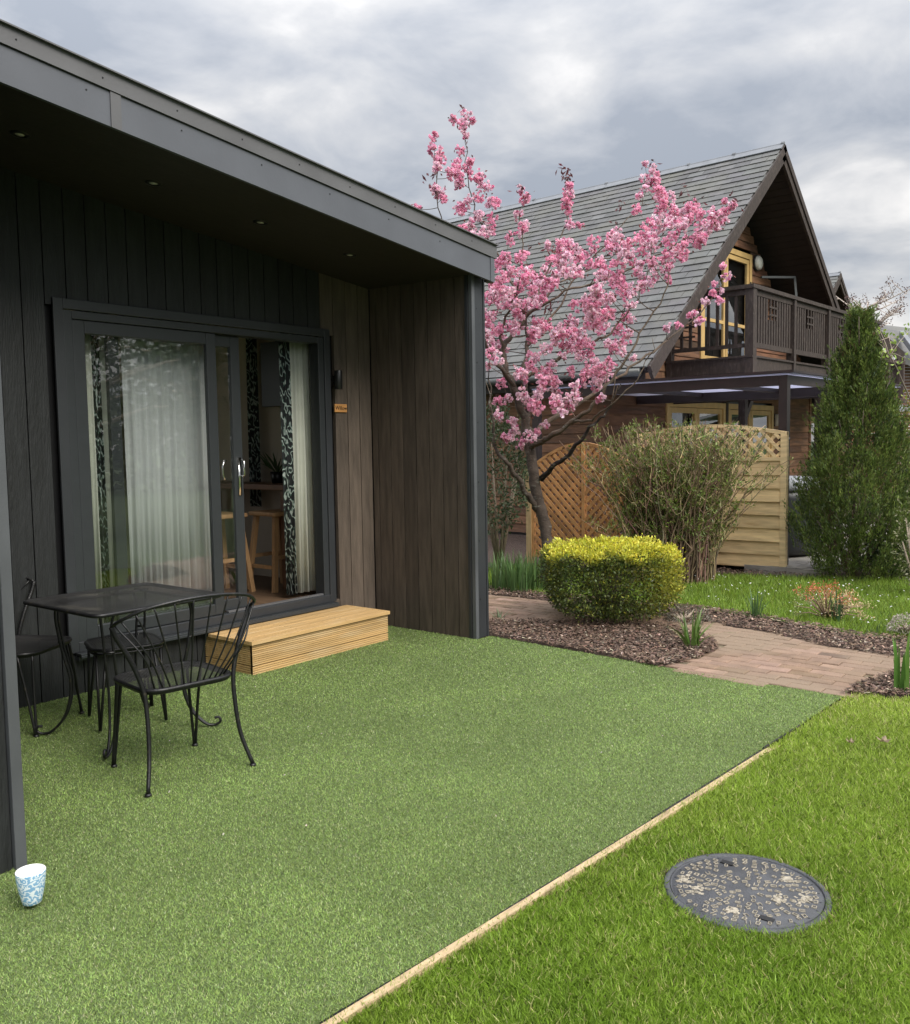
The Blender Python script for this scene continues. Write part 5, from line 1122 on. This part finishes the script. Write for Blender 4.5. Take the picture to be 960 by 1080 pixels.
# orange tipped shrublet
q=on(872,652,2,0.); O=np.array([q[0],q[1],0]); t=thing('spirea_shrublet',tuple(O),'small shrublet with orange and cream tips on the lawn edge','shrub')
m=MB(); tips=[]
for i in range(46):
    a=R.uniform(0,6.283); l_=R.uniform(.05,.30); e_=np.array([math.cos(a)*l_,math.sin(a)*l_,R.uniform(.10,.30)-.3*l_]); e_[:2]-=left[:2]*.04; m.tube([(0,0,0),e_*.55+[0,0,.03],e_],[.005,.004,.002],4,(.3,.2,.14)); tips.append(e_)
m.build('stems',m_twig,t,True)
Vp=[];Cp=[]
for e_ in tips:
    k=34; P=e_+R.normal(size=(k,3))*.024; D=R.normal(size=(k,3))+[0,0,.6]; Vp.append(leaves(P,D,R.uniform(.014,.026,k),.009)); 
    side=e_@left; b_=(.62,.20,.10) if (e_[2]>.19) else ((.66,.52,.30) if side<.05 else (.30,.33,.12)); Cp.append(jit(b_,k,.2,.07))
bigmesh('foliage',np.concatenate(Vp),4,np.concatenate(Cp),m_leaf,t)
# leafy bush helper for background shrubs
def bush(name,cen,rad,n,lsz,cols,label,cat='shrub',stem=True,gap=.0,aspect=.45):
    O=np.array([cen[0],cen[1],0]); t=thing(name,tuple(O),label,cat); rad=np.array(rad)
    D=unit(R.normal(size=(n,3))); f_=vn(D[:,:2]*4+D[:,2:]*3,1.,int(abs(cen[0]*100))%97); rr=R.uniform(.5,1,n)**.5*(.72+.5*f_); 
    if gap: kp=vn(D[:,1:]*5+D[:,:1]*4,1.,int(abs(cen[1]*100))%91)>gap; D=D[kp]; rr=rr[kp]; n=len(D)
    P=D*rad*rr[:,None]+np.array([0,0,cen[2]]); P[:,2]=np.maximum(P[:,2],.02)
    V=leaves(P,unit(D+R.normal(size=(n,3))*.9+[0,0,.3]),lsz*R.uniform(.6,1.2,n),lsz*aspect*R.uniform(.7,1.2,n)); ci=R.integers(0,len(cols),n); c=np.array(cols)[ci]*(1+R.normal(size=(n,1))*.2)
    bigmesh('foliage',V,4,np.clip(c,0,1),m_leaf,t)
    if stem:
        m=MB()
        for i in range(9):
            a=R.uniform(0,6.283); e_=np.array([math.cos(a)*rad[0]*.6,math.sin(a)*rad[1]*.6,cen[2]+rad[2]*R.uniform(-.1,.5)]); m.tube([(0,0,0),e_*.5,e_],[.02*max(1,rad[2]),.013*max(1,rad[2]),.005],5,(.3,.24,.18))
        m.build('stems',m_twig,t,True)
    return t
q=on(531,600,2,0.); q=at(527,590,10.6); bush('evergreen_shrub',(q[0],q[1],1.15),(.42,.42,.75),5200,.05,[(.05,.085,.035),(.08,.12,.05),(.13,.17,.09)],'dark evergreen shrub just visible beside the cabin corner',gap=.25)
q=at(948,600,9.9); bush('laurel_shrub',(q[0],q[1],.22),(.45,.35,.32),1500,.075,[(.03,.055,.02),(.05,.08,.03)],'low dark broad leaved shrub at the foot of the cypress, right side')
q=at(862,590,10.9); bush('laurel_shrub',(q[0]+.4,q[1]-.1,.25),(.35,.3,.30),500,.075,[(.03,.05,.02),(.25,.25,.22)],'sparse leafy shrub seen under the cypress beside the hot tub',gap=.4)
q=at(958,500,11.5); bush('golden_shrub',(q[0],q[1],1.0),(.28,.28,.95),2600,.05,[(.30,.34,.04),(.22,.13,.05),(.16,.22,.05)],'loose yellow green shrub behind the cypress at the right edge',gap=.25)
q=at(968,590,8.6); bush('pale_shrub',(q[0],q[1],.5),(.22,.22,.45),900,.035,[(.25,.24,.14),(.12,.14,.05)],'pale twiggy shrub at the right edge in front of the cypress',gap=.3)
q=on(955,668,2,0.); bush('heather_clump',(q[0],q[1],.05),(.14,.14,.10),900,.022,[(.45,.38,.36),(.22,.26,.12),(.60,.55,.48)],'low pale pinkish heather clump in the bark strip at the right edge')
q=on(722,655,2,0.); bush('heather_clump',(q[0],q[1],.03),(.22,.2,.09),900,.022,[(.16,.13,.10),(.13,.13,.09),(.22,.2,.17)],'low grey brown heather clump right of the clipped golden shrub')
q=on(700,650,2,0.);
# bare trees behind the far chalet and a leafy sapling at the right
def bare_tree(name,loc,h,label,leafc=None,nb=14,seed=1,lean=(0,0),leafs=0.05,top=.45):
    r_=np.random.default_rng(seed); t=thing(name,tuple(loc),label,'tree'); m=MB(); ends=[]
    m.tube([(0,0,0),(lean[0]*.5,lean[1]*.5,h*.5),(lean[0],lean[1],h)],[h*.016,h*.01,h*.003],7,(.5,.42,.36))
    for i in range(nb):
        z=h*r_.uniform(top,.97); b0=np.array([lean[0]*z/h,lean[1]*z/h,z]); a=r_.uniform(0,6.283); l_=h*.22*r_.uniform(.4,1)
        e_=b0+np.array([math.cos(a)*l_,math.sin(a)*l_,l_*r_.uniform(.2,.9)]); m.tube([b0,(b0+e_)/2+[0,0,-.03],e_],[h*.005,h*.0035,h*.0015],5,(.5,.42,.36)); ends.append(e_)
        for k in range(5):
            u=r_.uniform(.3,1); p_=b0+(e_-b0)*u; a2=r_.uniform(0,6.283); f_=p_+np.array([math.cos(a2),math.sin(a2),r_.uniform(0,1)])*l_*.35; m.tube([p_,f_],[h*.0022,h*.001],4,(.5,.42,.36)); ends.append(f_)
    m.build('trunk',m_twig,t,True)
    if leafc is not None:
        E_=np.array(ends); k=14; P=np.repeat(E_,k,0)+r_.normal(size=(len(E_)*k,3))*leafs; V=leaves(P,r_.normal(size=P.shape)+[0,0,.4],leafs*1.1,leafs*.6); bigmesh('leaves',V,4,jit(leafc,len(P),.2),m_leaf,t)
    return t
q=at(915,340,26); zt=at(922,318,26)[2]; bare_tree('copper_leaf_tree',(q[0],q[1],0),zt,'thin tree with sparse dark reddish leaves behind the cypress tip',(.16,.10,.09),14,5,leafs=.055,top=.8)
q=at(966,400,9.2); zt=at(925,345,9.2)[2]; v_=at(922,345,9.2)-at(966,345,9.2)
t=thing('sapling',(q[0],q[1],0),'slender sapling with fresh lime green leaves leaning in at the right edge','tree')
m=MB(); m.tube(bez([(0,0,0),(v_[0]*.0,v_[1]*.0,zt*.6),(v_[0]*.35,v_[1]*.35,zt*.8),(v_[0]*.75,v_[1]*.75,zt*.92),(v_[0],v_[1],zt)],6),np.linspace(.011,.003,25),6,(.16,.13,.10)); m.build('trunk',m_twig,t,True)
m=MB(); lv=[]
for (px,py) in ((928,348),(937,352),(948,356),(925,360),(943,365),(940,376),(955,378),(948,384),(933,372),(958,350)):
    e_=at(px,py,9.2+R.normal()*.15)-np.array([q[0],q[1],0]); u=R.uniform(.5,.9); b0=np.array([v_[0]*u,v_[1]*u,zt*(.75+.25*u)*.97]); m.tube([b0,(b0+e_)/2+[0,0,.02],e_],[.004,.003,.0015],4,(.42,.34,.28)); lv.append(e_)
m.build('twigs',m_twig,t,True)
lv=np.array(lv); P=np.repeat(lv,9,0)+R.normal(size=(len(lv)*9,3))*.028; bigmesh('leaves',leaves(P,R.normal(size=P.shape)+[0,0,.3],.045,.028),4,jit((.30,.42,.08),len(P),.15),m_leaf,t)
# trees and an added hedge on the garden side behind the viewer: the door glass mirrors them
def big_tree(loc,h,r_,label,cols,seed,n=4200):
    rs=np.random.default_rng(seed); t=thing('garden_tree',tuple(loc),label,'tree','trees across the garden mirrored in the door glass'); m=MB(); m.tube([(0,0,0),(.1,0,h*.4),(0,.1,h*.9)],[h*.03,h*.02,h*.006],8,(.45,.36,.28))
    V=[];
    for i in range(30):
        a=rs.uniform(0,6.283); z=h*rs.uniform(.28,.95); l_=r_*rs.uniform(.5,1)*(1.15-z/h); e_=np.array([math.cos(a)*l_,math.sin(a)*l_,z+l_*.15]); m.tube([(0,0,z*.85),e_*.6+[0,0,z*.38],e_],[h*.008,h*.005,h*.002],5,(.45,.36,.28))
        k=n//30; u=rs.uniform(.25,1,k); P=np.array([0,0,z*.85])+(e_-[0,0,z*.85])*u[:,None]+rs.normal(size=(k,3))*[.35,.35,.45]*(h/9); V.append(P)
    m.build('trunk',m_twig,t,True); P=np.concatenate(V); bigmesh('crown',leaves(P,rs.normal(size=P.shape)+[0,0,-.6],h*.022,h*.010),4,jit(cols,len(P),.3),m_leaf,t)
big_tree((8.6,-5.2,0),6.5,3.0,'broad drooping green tree across the lawn, mirrored in the left pane',(.07,.10,.035),3)
big_tree((13.5,-7.5,0),9,3.5,'tall dark conifer across the lawn, mirrored in the narrow pane',(.04,.07,.03),4)
big_tree((6.5,-14,0),9,3.5,'large garden tree farther off, mirrored in the glass',(.06,.09,.03),5)
big_tree((20,-17,0),11,4,'farthest garden tree, mirrored low in the door glass',(.05,.08,.03),6)

# tall hedge added behind the viewer to hide the bare horizon in reflections
def hedge(x0,x1,y,h,label):
    n=15000; t=thing('reflection_hedge',((x0+x1)/2,y,0),label,'hedge'); P=np.column_stack([R.uniform(x0,x1,n)-(x0+x1)/2,R.normal(size=n)*.5,h*R.uniform(0,1,n)**.8]); P[:,2]*=.8+.35*vn(np.column_stack([P[:,0]*.5,P[:,0]*.2]),1.,4)
    bigmesh('foliage',leaves(P,R.normal(size=(n,3)),.36,.22),4,jit((.055,.085,.03),n,.35),m_leaf,t)
    m=MB()
    for x in np.arange(x0,x1,1.5): m.tube([(x-(x0+x1)/2,0,0),(x-(x0+x1)/2+.1,0,h*.7)],[.06,.03],6,(.3,.24,.18))
    m.build('stems',m_twig,t,True)
hedge(-6,40,-19,3.6,'long tall hedge added behind the garden trees to hide the horizon in the door glass')
